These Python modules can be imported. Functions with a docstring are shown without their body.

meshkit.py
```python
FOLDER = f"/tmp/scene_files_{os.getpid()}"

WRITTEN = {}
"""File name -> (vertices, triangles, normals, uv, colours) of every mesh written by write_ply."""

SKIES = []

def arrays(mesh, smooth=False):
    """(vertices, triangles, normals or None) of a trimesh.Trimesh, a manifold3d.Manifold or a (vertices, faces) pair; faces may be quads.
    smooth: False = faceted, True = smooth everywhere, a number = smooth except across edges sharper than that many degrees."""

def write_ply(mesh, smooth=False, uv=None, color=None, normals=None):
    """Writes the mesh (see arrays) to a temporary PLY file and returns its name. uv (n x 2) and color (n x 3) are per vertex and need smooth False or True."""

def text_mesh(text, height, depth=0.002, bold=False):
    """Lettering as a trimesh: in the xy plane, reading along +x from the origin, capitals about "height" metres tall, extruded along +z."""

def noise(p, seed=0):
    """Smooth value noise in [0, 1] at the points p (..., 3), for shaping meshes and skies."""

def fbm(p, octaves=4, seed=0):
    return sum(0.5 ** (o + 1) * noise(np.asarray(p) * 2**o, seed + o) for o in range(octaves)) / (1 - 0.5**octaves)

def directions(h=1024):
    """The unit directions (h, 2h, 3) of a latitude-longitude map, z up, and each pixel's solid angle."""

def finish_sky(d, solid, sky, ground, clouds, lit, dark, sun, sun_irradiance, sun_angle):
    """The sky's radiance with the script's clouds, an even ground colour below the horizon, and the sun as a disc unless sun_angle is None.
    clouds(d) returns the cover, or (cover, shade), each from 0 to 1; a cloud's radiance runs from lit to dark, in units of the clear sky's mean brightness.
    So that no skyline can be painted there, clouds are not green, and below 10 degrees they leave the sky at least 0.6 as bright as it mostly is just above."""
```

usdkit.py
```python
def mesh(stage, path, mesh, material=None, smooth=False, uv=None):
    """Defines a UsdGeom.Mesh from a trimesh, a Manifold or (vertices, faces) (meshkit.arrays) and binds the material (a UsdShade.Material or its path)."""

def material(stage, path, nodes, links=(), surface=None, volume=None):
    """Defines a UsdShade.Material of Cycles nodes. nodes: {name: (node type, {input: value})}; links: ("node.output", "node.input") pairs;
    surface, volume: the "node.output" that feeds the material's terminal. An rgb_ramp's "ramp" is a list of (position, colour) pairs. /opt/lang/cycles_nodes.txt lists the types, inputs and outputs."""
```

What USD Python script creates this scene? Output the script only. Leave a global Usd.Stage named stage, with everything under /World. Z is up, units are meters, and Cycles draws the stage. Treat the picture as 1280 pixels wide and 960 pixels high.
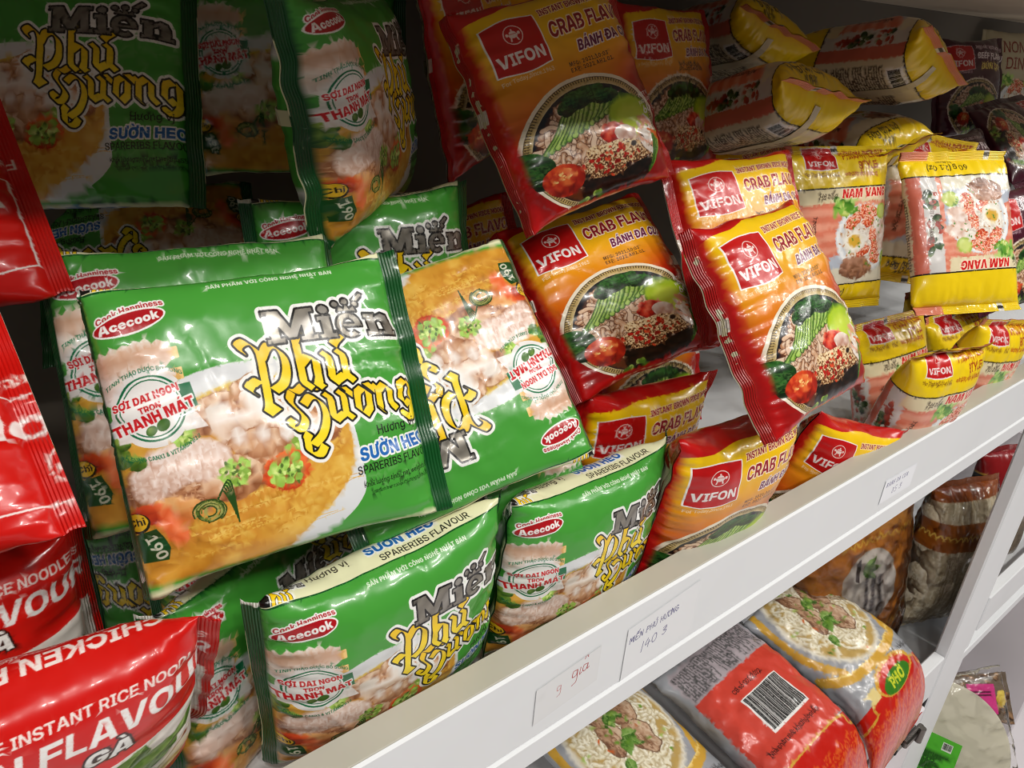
import glob, math, random
import numpy as np
import meshkit, usdkit, trimesh
from pxr import Usd, UsdGeom, UsdLux, UsdShade, Sdf, Gf, Vt

stage = Usd.Stage.CreateInMemory()
UsdGeom.SetStageUpAxis(stage, 'Z')
UsdGeom.SetStageMetersPerUnit(stage, 1.0)
UsdGeom.Xform.Define(stage, '/World')

# ---------------------------------------------------------------- camera: a phone held over the edge of the shelf, looking right along it
# x runs along the shelf to the right, y into it, z up; the origin is on the front lip's upper edge
AXES = np.array([[.77510441, -.62840388, .06573974], [-.22450128, -.37116984, -.90101727], [.59060336, .68362381, -.42877285]])
EYE = np.array([0.0, -.27, .385])
cam = UsdGeom.Camera.Define(stage, '/World/camera')
cam.CreateHorizontalApertureAttr(36.0)
cam.CreateFocalLengthAttr(27.0)
cam.CreateClippingRangeAttr(Gf.Vec2f(.01, 100))
cam.CreateExposureAttr(0.0)
M = Gf.Matrix4d(1)
for i, r in enumerate((AXES[0], -AXES[1], -AXES[2], EYE)):
    for j in range(3):
        M[i, j] = float(r[j])
UsdGeom.Xformable(cam).AddTransformOp().Set(M)

# ---------------------------------------------------------------- light: the shop's ceiling panels over the aisle, and what the room gives back
dome = UsdLux.DomeLight.Define(stage, '/World/room_light')
dome.CreateColorAttr(Gf.Vec3f(1.0, .93, .84))
dome.CreateIntensityAttr(.035)
LAMPS = [(x, y, e) for y, e in ((-.95, 1.0), (-1.4, 1.15)) for x in (-1.15, -.35, .45, 1.25, 2.05, 2.85, 3.65)]
for i, (x, y, e) in enumerate(LAMPS):
    l = UsdLux.DiskLight.Define(stage, '/World/ceiling_spot%s' % ('' if i == 0 else '_%03d' % i))
    l.CreateRadiusAttr(.07)
    l.CreateIntensityAttr(158.0 * e)
    l.CreateColorAttr(Gf.Vec3f(1.0, .965, .91))
    UsdGeom.XformCommonAPI(l).SetTranslate(Gf.Vec3d(x + (.2 if y < -1.2 else 0), y, 1.62))

# ---------------------------------------------------------------- naming
_taken = {}


def numbered(parent, name):
    k = parent + '/' + name
    n = _taken.get(k, -1) + 1
    _taken[k] = n
    return k if n == 0 else '%s_%03d' % (k, n)


def thing(name, label, cat, pos=(0, 0, 0), R=None, group=None):
    x = UsdGeom.Xform.Define(stage, numbered('/World', name))
    m = Gf.Matrix4d(1)
    R = np.eye(3) if R is None else np.asarray(R)
    for i in range(3):
        for j in range(3):
            m[i, j] = float(R[j, i])
        m[3, i] = float(pos[i])
    x.AddTransformOp().Set(m)
    p = x.GetPrim()
    tag(p, label, cat, group)
    return p


def tag(p, label, cat, group=None):
    p.SetCustomDataByKey('label', label)
    p.SetCustomDataByKey('category', cat)
    if group:
        p.SetCustomDataByKey('group', group)


def part(parent, name, mesh, mat, smooth=False):
    """A mesh below parent (a prim) or at the top."""
    p = numbered(str(parent.GetPath()) if parent else '/World', name)
    return usdkit.mesh(stage, p, mesh, mat, smooth=smooth).GetPrim()


def struct(name, mesh, mat, label=None, smooth=False):
    p = part(None, name, mesh, mat, smooth)
    p.SetCustomDataByKey('kind', 'structure')
    if label:
        p.SetCustomDataByKey('label', label)
    return p


def bx(x0, x1, y0, y1, z0, z1, r=.0012):
    """A box with chamfered edges."""
    e = np.array([x1 - x0, y1 - y0, z1 - z0])
    r = min(r, e.min() * .45)
    pts = []
    for s in np.ndindex(2, 2, 2):
        c = np.where(np.array(s) == 0, [x0, y0, z0], [x1, y1, z1]).astype(float)
        d = np.where(np.array(s) == 0, 1, -1) * r
        for k in range(3):
            q = c + d
            q[k] = c[k]
            pts.append(q)
    return trimesh.convex.convex_hull(np.array(pts))


def join(*m):
    return trimesh.util.concatenate(m)


# ---------------------------------------------------------------- materials
LOOK = {}


def look(name, nodes, links, surface='p.BSDF'):
    LOOK[name] = usdkit.material(stage, '/World/Looks/' + name, nodes, links, surface=surface)
    return LOOK[name]


def plain(name, col, rough=.5, **k):
    lc = [c / 12.92 if c < .04045 else ((c + .055) / 1.055) ** 2.4 for c in col]
    return look(name, {'p': ('principled_bsdf', {'base_color': lc, 'roughness': rough, **k})}, [])


def film(name, rough=.25, coat=.22):
    """Printed plastic film: ink from the mesh, metallic where foil shows; sharp little creases over patches, else taut."""
    look(name, {
        'c': ('attribute', {'attribute': 'print'}), 'f': ('attribute', {'attribute': 'foil'}), 'ab': ('attribute', {'attribute': 'ab'}),
        'n1': ('noise_texture', {'scale': 42.0, 'detail': 2.0, 'roughness': .5, 'type': 'ridged_multifractal', 'distortion': .6}),
        'n2': ('noise_texture', {'scale': 17.0, 'detail': 1.0}),
        'k': ('map_range', {'from_min': .50, 'from_max': .74, 'to_min': .0, 'to_max': 1.0, 'clamp': True}),
        'm': ('math', {'math_type': 'multiply'}),
        'b': ('bump', {'strength': .34, 'distance': .003}),
        'p': ('principled_bsdf', {'roughness': rough, 'coat_weight': coat, 'coat_roughness': .06, 'ior': 1.48}),
    }, [('ab.vector', 'n1.vector'), ('ab.vector', 'n2.vector'), ('n1.fac', 'm.value1'), ('n2.fac', 'k.value'), ('k.result', 'm.value2'), ('m.value', 'b.height'),
        ('b.normal', 'p.normal'), ('b.normal', 'p.coat_normal'), ('c.color', 'p.base_color'), ('f.fac', 'p.metallic')])


film('film')
look('crimped_film', {
    'c': ('attribute', {'attribute': 'print'}), 'ab': ('attribute', {'attribute': 'ab'}),
    'w': ('wave_texture', {'scale': 175.0, 'bands_direction': 'x'}), 'b': ('bump', {'strength': .6, 'distance': .0012}),
    'p': ('principled_bsdf', {'roughness': .28, 'coat_weight': .2, 'coat_roughness': .1})},
    [('ab.vector', 'w.vector'), ('w.fac', 'b.height'), ('b.normal', 'p.normal'), ('c.color', 'p.base_color')])
for k, c in dict(green=(.80, .80, .66), crab=(.74, .70, .58), pink=(.78, .74, .62), pinkplain=(.78, .74, .62), red=(.70, .10, .08), redlogo=(.70, .10, .08), redshift=(.70, .10, .08), purple=(.24, .06, .13),
                 cream=(.74, .70, .58), pho=(.6, .6, .62), phoback=(.6, .6, .62), brown=(.5, .3, .1), skein=(.7, .66, .56), darkhead=(.4, .35, .3)).items():
    plain(k + '_back', c, .3)
look('clear_film', {'t': ('transparent_bsdf', {'color': (.985, .985, .98)}), 'g': ('glossy_bsdf', {'color': (1, 1, 1), 'roughness': .08}), 'f': ('fresnel', {'IOR': 1.35}),
                    'x': ('geometry', {}), 'n': ('noise_texture', {'scale': 14.0, 'detail': 2.0, 'type': 'ridged_multifractal'}), 'b': ('bump', {'strength': .35, 'distance': .006}), 'm': ('mix_closure', {})},
     [('x.position', 'n.vector'), ('n.fac', 'b.height'), ('b.normal', 'g.normal'), ('b.normal', 'f.normal'), ('f.fac', 'm.fac'), ('t.BSDF', 'm.closure1'), ('g.BSDF', 'm.closure2')], 'm.closure')


# ---------------------------------------------------------------- print kit: wrappers are drawn flat, in millimetres, then become vertex colours
from PIL import Image, ImageDraw, ImageFont, ImageFilter
from scipy import ndimage, spatial
FONT = glob.glob('/opt/blender-*/*/datafiles/fonts/Inter.woff2')[0]
NARROW = glob.glob('/opt/blender-*/*/datafiles/fonts/NotoSansThai*.woff2')[0]
_fonts = {}


def font(px, wt=700):
    k = (px, wt)
    if k not in _fonts:
        f = ImageFont.truetype(FONT, px)
        f.set_variation_by_axes([28 if px > 30 else 14, wt])
        _fonts[k] = f
    return _fonts[k]


_r = np.random.RandomState(7)


def _field(shape, sig):
    a = ndimage.gaussian_filter(_r.randn(*shape), sig, mode='wrap')
    return (a / a.std()).astype(np.float32)


FINE = _field((1024, 1024), 2.2)
MID = _field((1024, 1024), 7)
BIG = _field((1024, 1024), 22)
FIBRE = _field((1024, 1024), (1.2, 14))


def tex(t, h, w, seed):
    r = np.random.RandomState(seed)
    o = r.randint(0, 1024, 2)
    t = np.roll(t, tuple(o), (0, 1))
    return np.tile(t, (h // 1024 + 1, w // 1024 + 1))[:h, :w]


def C(*c):
    return np.array(c, np.float32)


class Sheet:
    """A flat printed sheet w x h millimetres, s pixels per millimetre, y downwards. foil marks metallic ink."""

    def __init__(s, w, h, res, base):
        s.w, s.h, s.s = w, h, res
        s.H, s.W = int(round(h * res)), int(round(w * res))
        s.im = np.empty((s.H, s.W, 3), np.float32)
        s.im[:] = base
        s.foil = np.zeros((s.H, s.W), np.float32)
        s.ox = s.oy = 0.0

    def at(s, x, y):
        s.ox, s.oy = x, y
        return s

    def px(s, pts):
        return [((x + s.ox) * s.s, (y + s.oy) * s.s) for x, y in pts]

    def put(s, m, x0, y0, col, foil=None):
        """m: float mask, its top left at pixel x0, y0; col: a colour or an (h, w, 3) array"""
        x0, y0 = int(x0), int(y0)
        h, w = m.shape
        a, b, c, d = max(0, x0), max(0, y0), min(s.W, x0 + w), min(s.H, y0 + h)
        if a >= c or b >= d:
            return
        mm = m[b - y0:d - y0, a - x0:c - x0]
        cc = np.asarray(col, np.float32)
        if cc.ndim == 3:
            cc = cc[b - y0:d - y0, a - x0:c - x0]
        v = s.im[b:d, a:c]
        v += mm[..., None] * (cc - v)
        f = s.foil[b:d, a:c]
        if foil is None:
            f *= 1 - mm
        else:
            f += mm * (foil - f)

    def poly(s, pts, col, soft=0.0, foil=None, hole=None):
        p = np.array(s.px(pts))
        pad = 3 + int(soft * s.s * 3)
        x0, y0 = np.floor(p.min(0)).astype(int) - pad
        x1, y1 = np.ceil(p.max(0)).astype(int) + pad
        x0, y0, x1, y1 = max(x0, -200), max(y0, -200), min(x1, s.W + 200), min(y1, s.H + 200)
        if x1 <= x0 or y1 <= y0:
            return None
        im = Image.new('L', (x1 - x0, y1 - y0))
        d = ImageDraw.Draw(im)
        d.polygon([(x - x0, y - y0) for x, y in p], fill=255)
        if hole is not None:
            d.polygon([(x - x0, y - y0) for x, y in s.px(hole)], fill=0)
        m = np.asarray(im, np.float32) / 255
        if soft:
            m = ndimage.gaussian_filter(m, soft * s.s)
        if callable(col):
            yy, xx = np.mgrid[y0:y1, x0:x1] / s.s
            col = col(xx - s.ox, yy - s.oy)
        s.put(m, x0, y0, col, foil)
        return m, x0, y0

    def line(s, pts, width, col, soft=0.0, foil=None):
        p = np.array(s.px(pts))
        r = width * s.s / 2
        pad = int(r + 3 + soft * s.s * 3)
        x0, y0 = np.floor(p.min(0)).astype(int) - pad
        x1, y1 = np.ceil(p.max(0)).astype(int) + pad
        if (x1 - x0) * (y1 - y0) > 3e7:
            return
        im = Image.new('L', (x1 - x0, y1 - y0))
        d = ImageDraw.Draw(im)
        q = [(x - x0, y - y0) for x, y in p]
        d.line(q, fill=255, width=max(1, int(round(2 * r))), joint='curve')
        if r > 1:
            for x, y in (q[0], q[-1]):
                d.ellipse([x - r, y - r, x + r, y + r], fill=255)
        m = np.asarray(im, np.float32) / 255 * min(1, 2 * r)
        if soft:
            m = ndimage.gaussian_filter(m, soft * s.s)
        s.put(m, x0, y0, col, foil)

    def ell(s, cx, cy, rx, ry, col, rot=0, soft=0.0, n=48, foil=None):
        t = np.linspace(0, 2 * np.pi, n, endpoint=False)
        x, y = rx * np.cos(t), ry * np.sin(t)
        c, k = math.cos(rot), math.sin(rot)
        return s.poly(list(zip(cx + x * c - y * k, cy + x * k + y * c)), col, soft, foil)

    def blob(s, cx, cy, rx, ry, cols, rot=0, seed=0, rough=.12, amp=.25, t=None, grad=(0, -.5), soft=.12, edge=None):
        """A painted lump of food: an uneven outline filled with a mottled ramp of colours (dark to light)."""
        r = np.random.RandomState(seed + 11)
        n = 40
        th = np.linspace(0, 2 * np.pi, n, endpoint=False)
        k = 1 + rough * sum(np.sin(th * f + r.rand() * 6.3) * r.rand() / (f ** .5) for f in (2, 3, 5, 7))
        x, y = rx * k * np.cos(th), ry * k * np.sin(th)
        c, q = math.cos(rot), math.sin(rot)
        pts = list(zip(cx + x * c - y * q, cy + x * q + y * c))
        if edge is not None:
            s.poly([(cx + (px - cx) * 1.06, cy + (py - cy) * 1.06) for px, py in pts], edge, soft)
        cols = np.array(cols, np.float32)

        def shade(xx, yy):
            h, w = xx.shape
            f = tex(MID if t is None else t, h, w, seed)
            v = .5 + amp * f + grad[0] * (xx - cx) / rx + grad[1] * (yy - cy) / ry
            v = np.clip(v, 0, .999) * (len(cols) - 1)
            i = v.astype(int)
            u = (v - i)[..., None]
            return cols[i] * (1 - u) + cols[i + 1] * u
        s.poly(pts, shade, soft)

    def mask_text(s, txt, h, wt=700, wide=1.0, shear=0.0, stroke=0.0, track=0.0):
        """(fill, stroked fill, pad) as float masks; h is the height of the capitals in millimetres"""
        px = max(6, int(round(h * s.s / .727)))
        f = font(px, wt)
        st = int(round(stroke * s.s))
        pad = st + 4
        x0, y0, x1, y1 = f.getbbox(txt, anchor='ls')
        tw = int(x1 + track * s.s * len(txt)) + 2 * pad
        top, bot = max(-y0, px) + pad, max(y1, int(px * .3)) + pad
        out = []
        for k in ((0, st) if st else (0,)):
            im = Image.new('L', (tw, top + bot))
            d = ImageDraw.Draw(im)
            if track:
                x = pad
                for ch in txt:
                    d.text((x, top), ch, 255, f, anchor='ls', stroke_width=k)
                    x += f.getlength(ch) + track * s.s
            else:
                d.text((pad, top), txt, 255, f, anchor='ls', stroke_width=k)
            if wide != 1 or shear:
                nw = int(tw * wide + abs(shear) * (top + bot)) + 2
                im = im.transform((nw, top + bot), Image.AFFINE, (1 / wide, shear / wide, -max(0, shear) * top / wide - (0 if shear <= 0 else 0), 0, 1, 0), Image.BILINEAR)
            out.append(im)
        return out, pad, top

    def text(s, txt, x, y, h, col, wt=700, wide=1.0, shear=0.0, rot=0.0, stroke=0.0, scol=None, anchor='l', foil=None, track=0.0, bend=0.0):
        """Baseline starts (or is centred) at x, y."""
        ims, pad, top = s.mask_text(txt, h, wt, wide, shear, stroke, track)
        w, hh = ims[0].size
        ax = {'l': pad * wide, 'm': w / 2, 'r': w - pad * wide}[anchor]
        px, py = (x + s.ox) * s.s, (y + s.oy) * s.s
        order = [(ims[1], scol), (ims[0], col)] if stroke else [(ims[0], col)]
        for im, c in order:
            if bend:
                a = np.asarray(im)
                o = np.zeros((hh + int(abs(bend) * s.s) + 2, w), np.uint8)
                for i in range(w):
                    u = 2 * i / w - 1
                    k = int(round(abs(bend) * s.s * ((u * u) if bend > 0 else (1 - u * u))))
                    o[k:k + hh, i] = a[:, i]
                im = Image.fromarray(o)
            if rot:
                big = im.rotate(rot, Image.BICUBIC, expand=True)
                cw, chh = im.size
                dx, dy = ax - cw / 2, top - chh / 2
                t = math.radians(rot)
                rx, ry = dx * math.cos(t) + dy * math.sin(t), -dx * math.sin(t) + dy * math.cos(t)
                X, Y = px - (big.size[0] / 2 + rx), py - (big.size[1] / 2 + ry)
                im = big
            else:
                X, Y = px - ax, py - top
            s.put(np.asarray(im, np.float32) / 255, round(X), round(Y), c, foil if im is not None and c is col else None)
        return w / s.s

    def lines_of_text(s, x, y, w, h, pitch, size, col, seed=0, words='abcdefg', rot=0):
        """Body copy too small to read: broken strokes."""
        r = np.random.RandomState(seed)
        yy = y
        while yy < y + h:
            xx = x
            end = x + w * (1 if r.rand() > .2 else r.uniform(.4, .9))
            while xx < end:
                l = r.uniform(1.2, 5)
                s.poly([(xx, yy), (min(xx + l, end), yy), (min(xx + l, end), yy + size), (xx, yy + size)], col, soft=size * .18)
                xx += l + .7
            yy += pitch

    def barcode(s, x, y, w, h, seed=0, rot=False, bg=C(.93, .93, .92)):
        s.poly([(x - 1, y - 1), (x + w + 1, y - 1), (x + w + 1, y + h + 1), (x - 1, y + h + 1)], bg)
        r = np.random.RandomState(seed)
        p = 1.0
        L = h if rot else w
        while p < L - 1:
            b = r.choice([.35, .7, 1.0])
            q = [(x + p, y + .6), (x + p + b, y + .6), (x + p + b, y + h - 2.4), (x + p, y + h - 2.4)] if not rot else [(x + .6, y + p), (x + w - 2.4, y + p), (x + w - 2.4, y + p + b), (x + .6, y + p + b)]
            s.poly(q, C(.06, .06, .06))
            p += b + r.choice([.35, .6, .9])

    def done(s, k=2):
        h, w = s.H // k * k, s.W // k * k
        im = s.im[:h, :w].reshape(h // k, k, w // k, k, 3).mean((1, 3))
        fo = s.foil[:h, :w].reshape(h // k, k, w // k, k).mean((1, 3))
        return np.clip(im, 0, 1), np.clip(fo, 0, 1), s.s / k


def sub(s, pts_list, layers, foil_last=None):
    """Draws a shape made of many polygons (union) with grown outlines. layers: (growth in mm, colour or function), outermost first."""
    P = [np.array(s.px(p)) for p in pts_list]
    allp = np.vstack(P)
    g = max(l[0] for l in layers)
    pad = int(g * s.s) + 5
    x0, y0 = np.floor(allp.min(0)).astype(int) - pad
    x1, y1 = np.ceil(allp.max(0)).astype(int) + pad
    im = Image.new('L', (x1 - x0, y1 - y0))
    d = ImageDraw.Draw(im)
    for p in P:
        d.polygon([(x - x0, y - y0) for x, y in p], fill=255)
    on = np.asarray(im) > 127
    dist = ndimage.distance_transform_edt(~on) - ndimage.distance_transform_edt(on) + .5
    for i, (gr, col) in enumerate(layers):
        m = np.clip(gr * s.s - dist + .5, 0, 1).astype(np.float32)
        if callable(col):
            yy, xx = np.mgrid[y0:y1, x0:x1] / s.s
            c = col(xx - s.ox, yy - s.oy)
        else:
            c = col
        s.put(m, x0, y0, c, foil_last if i == len(layers) - 1 else None)


def curve(pts, n=10):
    """Catmull-Rom through the points."""
    p = np.array(pts, float)
    q = np.vstack([2 * p[0] - p[1], p, 2 * p[-1] - p[-2]])
    out = []
    for i in range(1, len(q) - 2):
        t = np.linspace(0, 1, n, endpoint=False)[:, None]
        a, b, c, d = q[i - 1:i + 3]
        out.append(.5 * (2 * b + (c - a) * t + (2 * a - 5 * b + 4 * c - d) * t ** 2 + (3 * b - a - 3 * c + d) * t ** 3))
    return np.vstack(out + [p[-1:]])


def nib(path, w, ang=40):
    """The polygons that a broad pen leaves along a path."""
    p = np.array(path, float)
    v = np.array([math.cos(math.radians(ang)), -math.sin(math.radians(ang))]) * w / 2
    out = []
    for a, b in zip(p[:-1], p[1:]):
        out.append([tuple(a - v), tuple(a + v), tuple(b + v), tuple(b - v)])
    return out


def ramp(*cols):
    cols = np.array(cols, np.float32)

    def f(v):
        v = np.clip(v, 0, .9999) * (len(cols) - 1)
        i = v.astype(int)
        u = (v - i)[..., None]
        return cols[i] * (1 - u) + cols[i + 1] * u
    return f


# ---------------------------------------------------------------- the green glass noodle wrapper
GREEN, DKGREEN, CREAM = C(.26, .59, .21), C(.03, .30, .12), C(.88, .88, .72)
YEL, BLK, WHT = C(.96, .82, .10), C(.05, .05, .05), C(.93, .93, .92)


def black_letters(line):
    """Polygons of blackletter written with a broad pen; x-height 1, baseline 0, y up."""
    out, x = [], 0.0
    W, A = .32, 42

    def st(*p):
        out.extend(nib([(x + a, b) for a, b in p], W, A))

    def minim(o, top=True, foot=True):
        p = []
        if top:
            p += [(o - .13, .90), (o + .0, .98)]
        p += [(o + .05, .82), (o + .05, .16)]
        if foot:
            p += [(o + .12, .04), (o + .28, .14)]
        st(*p)
    for ch in line:
        if ch == 'P':
            st(*curve([(-.42, 1.42), (-.52, 1.62), (-.28, 1.72), (-.02, 1.50), (.12, 1.2), (.13, .6), (.13, -.25), (.05, -.52)], 6))
            st((.05, -.52), (.38, -.36))
            st(*curve([(-.28, .42), (-.1, .50), (.1, .38)], 5))
            st(*curve([(-.30, .44), (-.42, .3), (-.28, .16)], 4))
            st(*curve([(.15, 1.15), (.45, 1.5), (.82, 1.2), (.88, .7), (.72, .3), (.38, .12)], 6))
            x += 1.32
        elif ch == 'h':
            st(*curve([(-.02, 1.52), (.12, 1.68), (.36, 1.62)], 5))
            st((.02, 1.5), (.06, .16), (.14, .03), (.28, .14))
            st((.06, .78), (.30, .98), (.56, .84), (.58, .22), (.50, .0), (.66, .1))
            x += .98
        elif ch in 'uúư':
            minim(0)
            minim(.52)
            st((.10, .06), (.50, .22))
            if ch == 'ú':
                st(*curve([(.28, 1.22), (.40, 1.36), (.62, 1.52)], 4))
            if ch == 'ư':
                st((.66, 1.02), (.84, 1.02), (.80, .82))
            x += 1.0 if ch != 'ư' else 1.06
        elif ch == 'n':
            minim(0, foot=False)
            st((.05, .1), (.16, .02))
            st((.08, .80), (.32, .98), (.54, .82), (.56, .16), (.64, .03), (.80, .14))
            x += 1.0
        elif ch == 'ơ':
            st((.10, .88), (.06, .72), (.06, .24), (.30, .02))
            st((.08, .86), (.30, .98), (.54, .80), (.54, .24), (.30, .02))
            st((.50, 1.02), (.74, 1.04), (.70, .84))
            x += .94
        elif ch == 'g':
            st((.12, .92), (.06, .76), (.06, .26), (.26, .06), (.46, .2))
            st((.10, .88), (.34, 1.0), (.56, .84))
            st(*curve([(.58, .9), (.60, .4), (.62, -.1), (.46, -.42), (.18, -.44), (.10, -.26), (.24, -.2)], 6))
            x += .95
        elif ch == 'H':
            st(*curve([(1.25, 1.62), (1.02, 1.30), (.62, 1.42), (.30, 1.28), (.02, 1.42)], 6))
            st(*curve([(.12, 1.30), (.02, 1.0), (.28, .62), (.46, .32), (.30, .02), (.02, .02), (-.10, .24), (.06, .34)], 6))
            st(*curve([(.50, .80), (.80, 1.02), (1.18, .72), (1.26, .2), (1.02, -.32), (.62, -.62)], 6))
            st(*curve([(.62, -.62), (.38, -.42), (.50, -.2)], 5))
            st(*curve([(.40, -.46), (.44, -.86), (.78, -.98), (1.02, -.72)], 6))
            x += 1.50
    return out, x


def slab_title():
    """'Mien' with its accents in heavy slab letters; capital height 1, y up."""
    P, x = [], 0.0

    def box(a, b, c, d):
        P.append([(x + a, b), (x + c, b), (x + c, d), (x + a, d)])

    def ell(cx, cy, rx, ry, n=28, a0=0, a1=360):
        t = np.radians(np.linspace(a0, a1, n))
        P.append([(x + cx + rx * math.cos(k), cy + ry * math.sin(k)) for k in t])
    box(0, 0, .50, .15); box(0, .86, .40, 1); box(.12, 0, .38, 1)
    P.append([(.12, 1), (.46, 1), (.72, .45), (.98, 1), (1.30, 1), (.84, .12), (.60, .12)])
    box(1.04, 0, 1.32, 1); box(.94, 0, 1.44, .15); box(1.02, .86, 1.44, 1)
    x = 1.50
    box(.10, 0, .38, .70); box(0, 0, .50, .14); box(0, .56, .30, .70); ell(.24, .90, .15, .14)
    x = 2.04
    t = np.radians(np.linspace(2, 306, 80))
    ring = [(x + .40 + .40 * math.cos(k), .36 + .39 * math.sin(k)) for k in t] + [(x + .40 + .19 * math.cos(k), .36 + .23 * math.sin(k)) for k in t[::-1]]
    P.append(ring)
    box(.18, .31, .79, .41)
    P.append([(x + .12, .80), (x + .20, .98), (x + .34, .88), (x + .42, 1.04), (x + .52, .88), (x + .66, .98), (x + .72, .80)])
    for cx, cy, r in ((.10, 1.04, .10), (.42, 1.12, .10), (.74, 1.04, .09)):
        ell(cx, cy, r, r)
    P.append([(x + .66, 1.16), (x + .82, 1.12), (x + 1.06, 1.34), (x + .94, 1.40)])
    x = 2.96
    box(.08, 0, .36, .72); box(0, 0, .45, .14); box(0, .58, .30, .72); box(.52, 0, .98, .14)
    P.append([(x + .30, .52), (x + .42, .66), (x + .60, .74), (x + .80, .68), (x + .88, .50), (x + .88, 0), (x + .60, 0), (x + .60, .42), (x + .52, .52), (x + .40, .48), (x + .32, .36)])
    return P, x + 1.0


def title(sh, x, y, k=1.0):
    """The three-line name: x, y is where the slab line starts on its baseline."""
    P, w = slab_title()
    s = 72 / w * k
    slab = [[(x + px * s, y - py * s * .88 + px * s * .05) for px, py in p] for p in P]
    L1, w1 = black_letters('Phú')
    s1 = 15.2 * k
    l1 = [[(x - 8 * k + px * s1 + py * .8, y + 23 * k - py * s1 + px * .3) for px, py in p] for p in L1]
    L2, w2 = black_letters('Hương')
    s2 = 13.6 * k
    l2 = [[(x + 3 * k + px * s2 + py * .8, y + 41 * k - py * s2 + px * .2) for px, py in p] for p in L2]
    silver = ramp(C(.40, .38, .35), C(.56, .54, .50), C(.44, .42, .39), C(.70, .69, .67))
    gold = ramp(C(.93, .76, .06), C(.97, .86, .16))
    sub(sh, slab + l1 + l2, [(2.7 * k, WHT)])
    sub(sh, l2, [(1.15 * k, BLK), (0.05, lambda a, b: gold((b - y - 25) / 20))])
    sub(sh, l1, [(1.15 * k, BLK), (0.05, lambda a, b: gold((b - y) / 24))])
    sub(sh, slab, [(1.0 * k, BLK), (-.25 * k, lambda a, b: silver(.5 + .35 * np.sin((a + b * 1.3) / 7.0)))], foil_last=.35)


def acecook(sh, x, y, k=1.0):
    RED = C(.66, .06, .10)
    sh.text('Cook Happiness', x + 1, y - 5.2 * k, 3.1 * k, RED, 800, .95, 0, 5, .8 * k, WHT, 'm', bend=2.0 * k)
    sh.ell(x, y, 17 * k, 5.9 * k, WHT, -.08)
    sh.ell(x, y, 16 * k, 5.0 * k, RED, -.08)
    sh.text('Acecook', x, y + 2.3 * k, 4.8 * k, WHT, 900, .98, 0, 5, anchor='m')


def scallion(sh, x, y, r, seed):
    q = np.random.RandomState(seed)
    for i in range(26):
        a, d = q.rand() * 6.3, r * q.rand() ** .6
        c = C(.62, .72, .36) + q.uniform(-.12, .2)
        sh.ell(x + d * math.cos(a), y + d * math.sin(a) * .85, r * .26, r * .20, c * C(.9, 1, .8), q.rand() * 3, .12)
    for i in range(14):
        a, d = q.rand() * 6.3, r * q.rand()
        sh.ell(x + d * math.cos(a), y + d * math.sin(a) * .85, r * .12, r * .09, q.choice([0, 1]) * C(.55, .5, .4) + C(.30, .42, .16), q.rand() * 3, .1)


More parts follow.
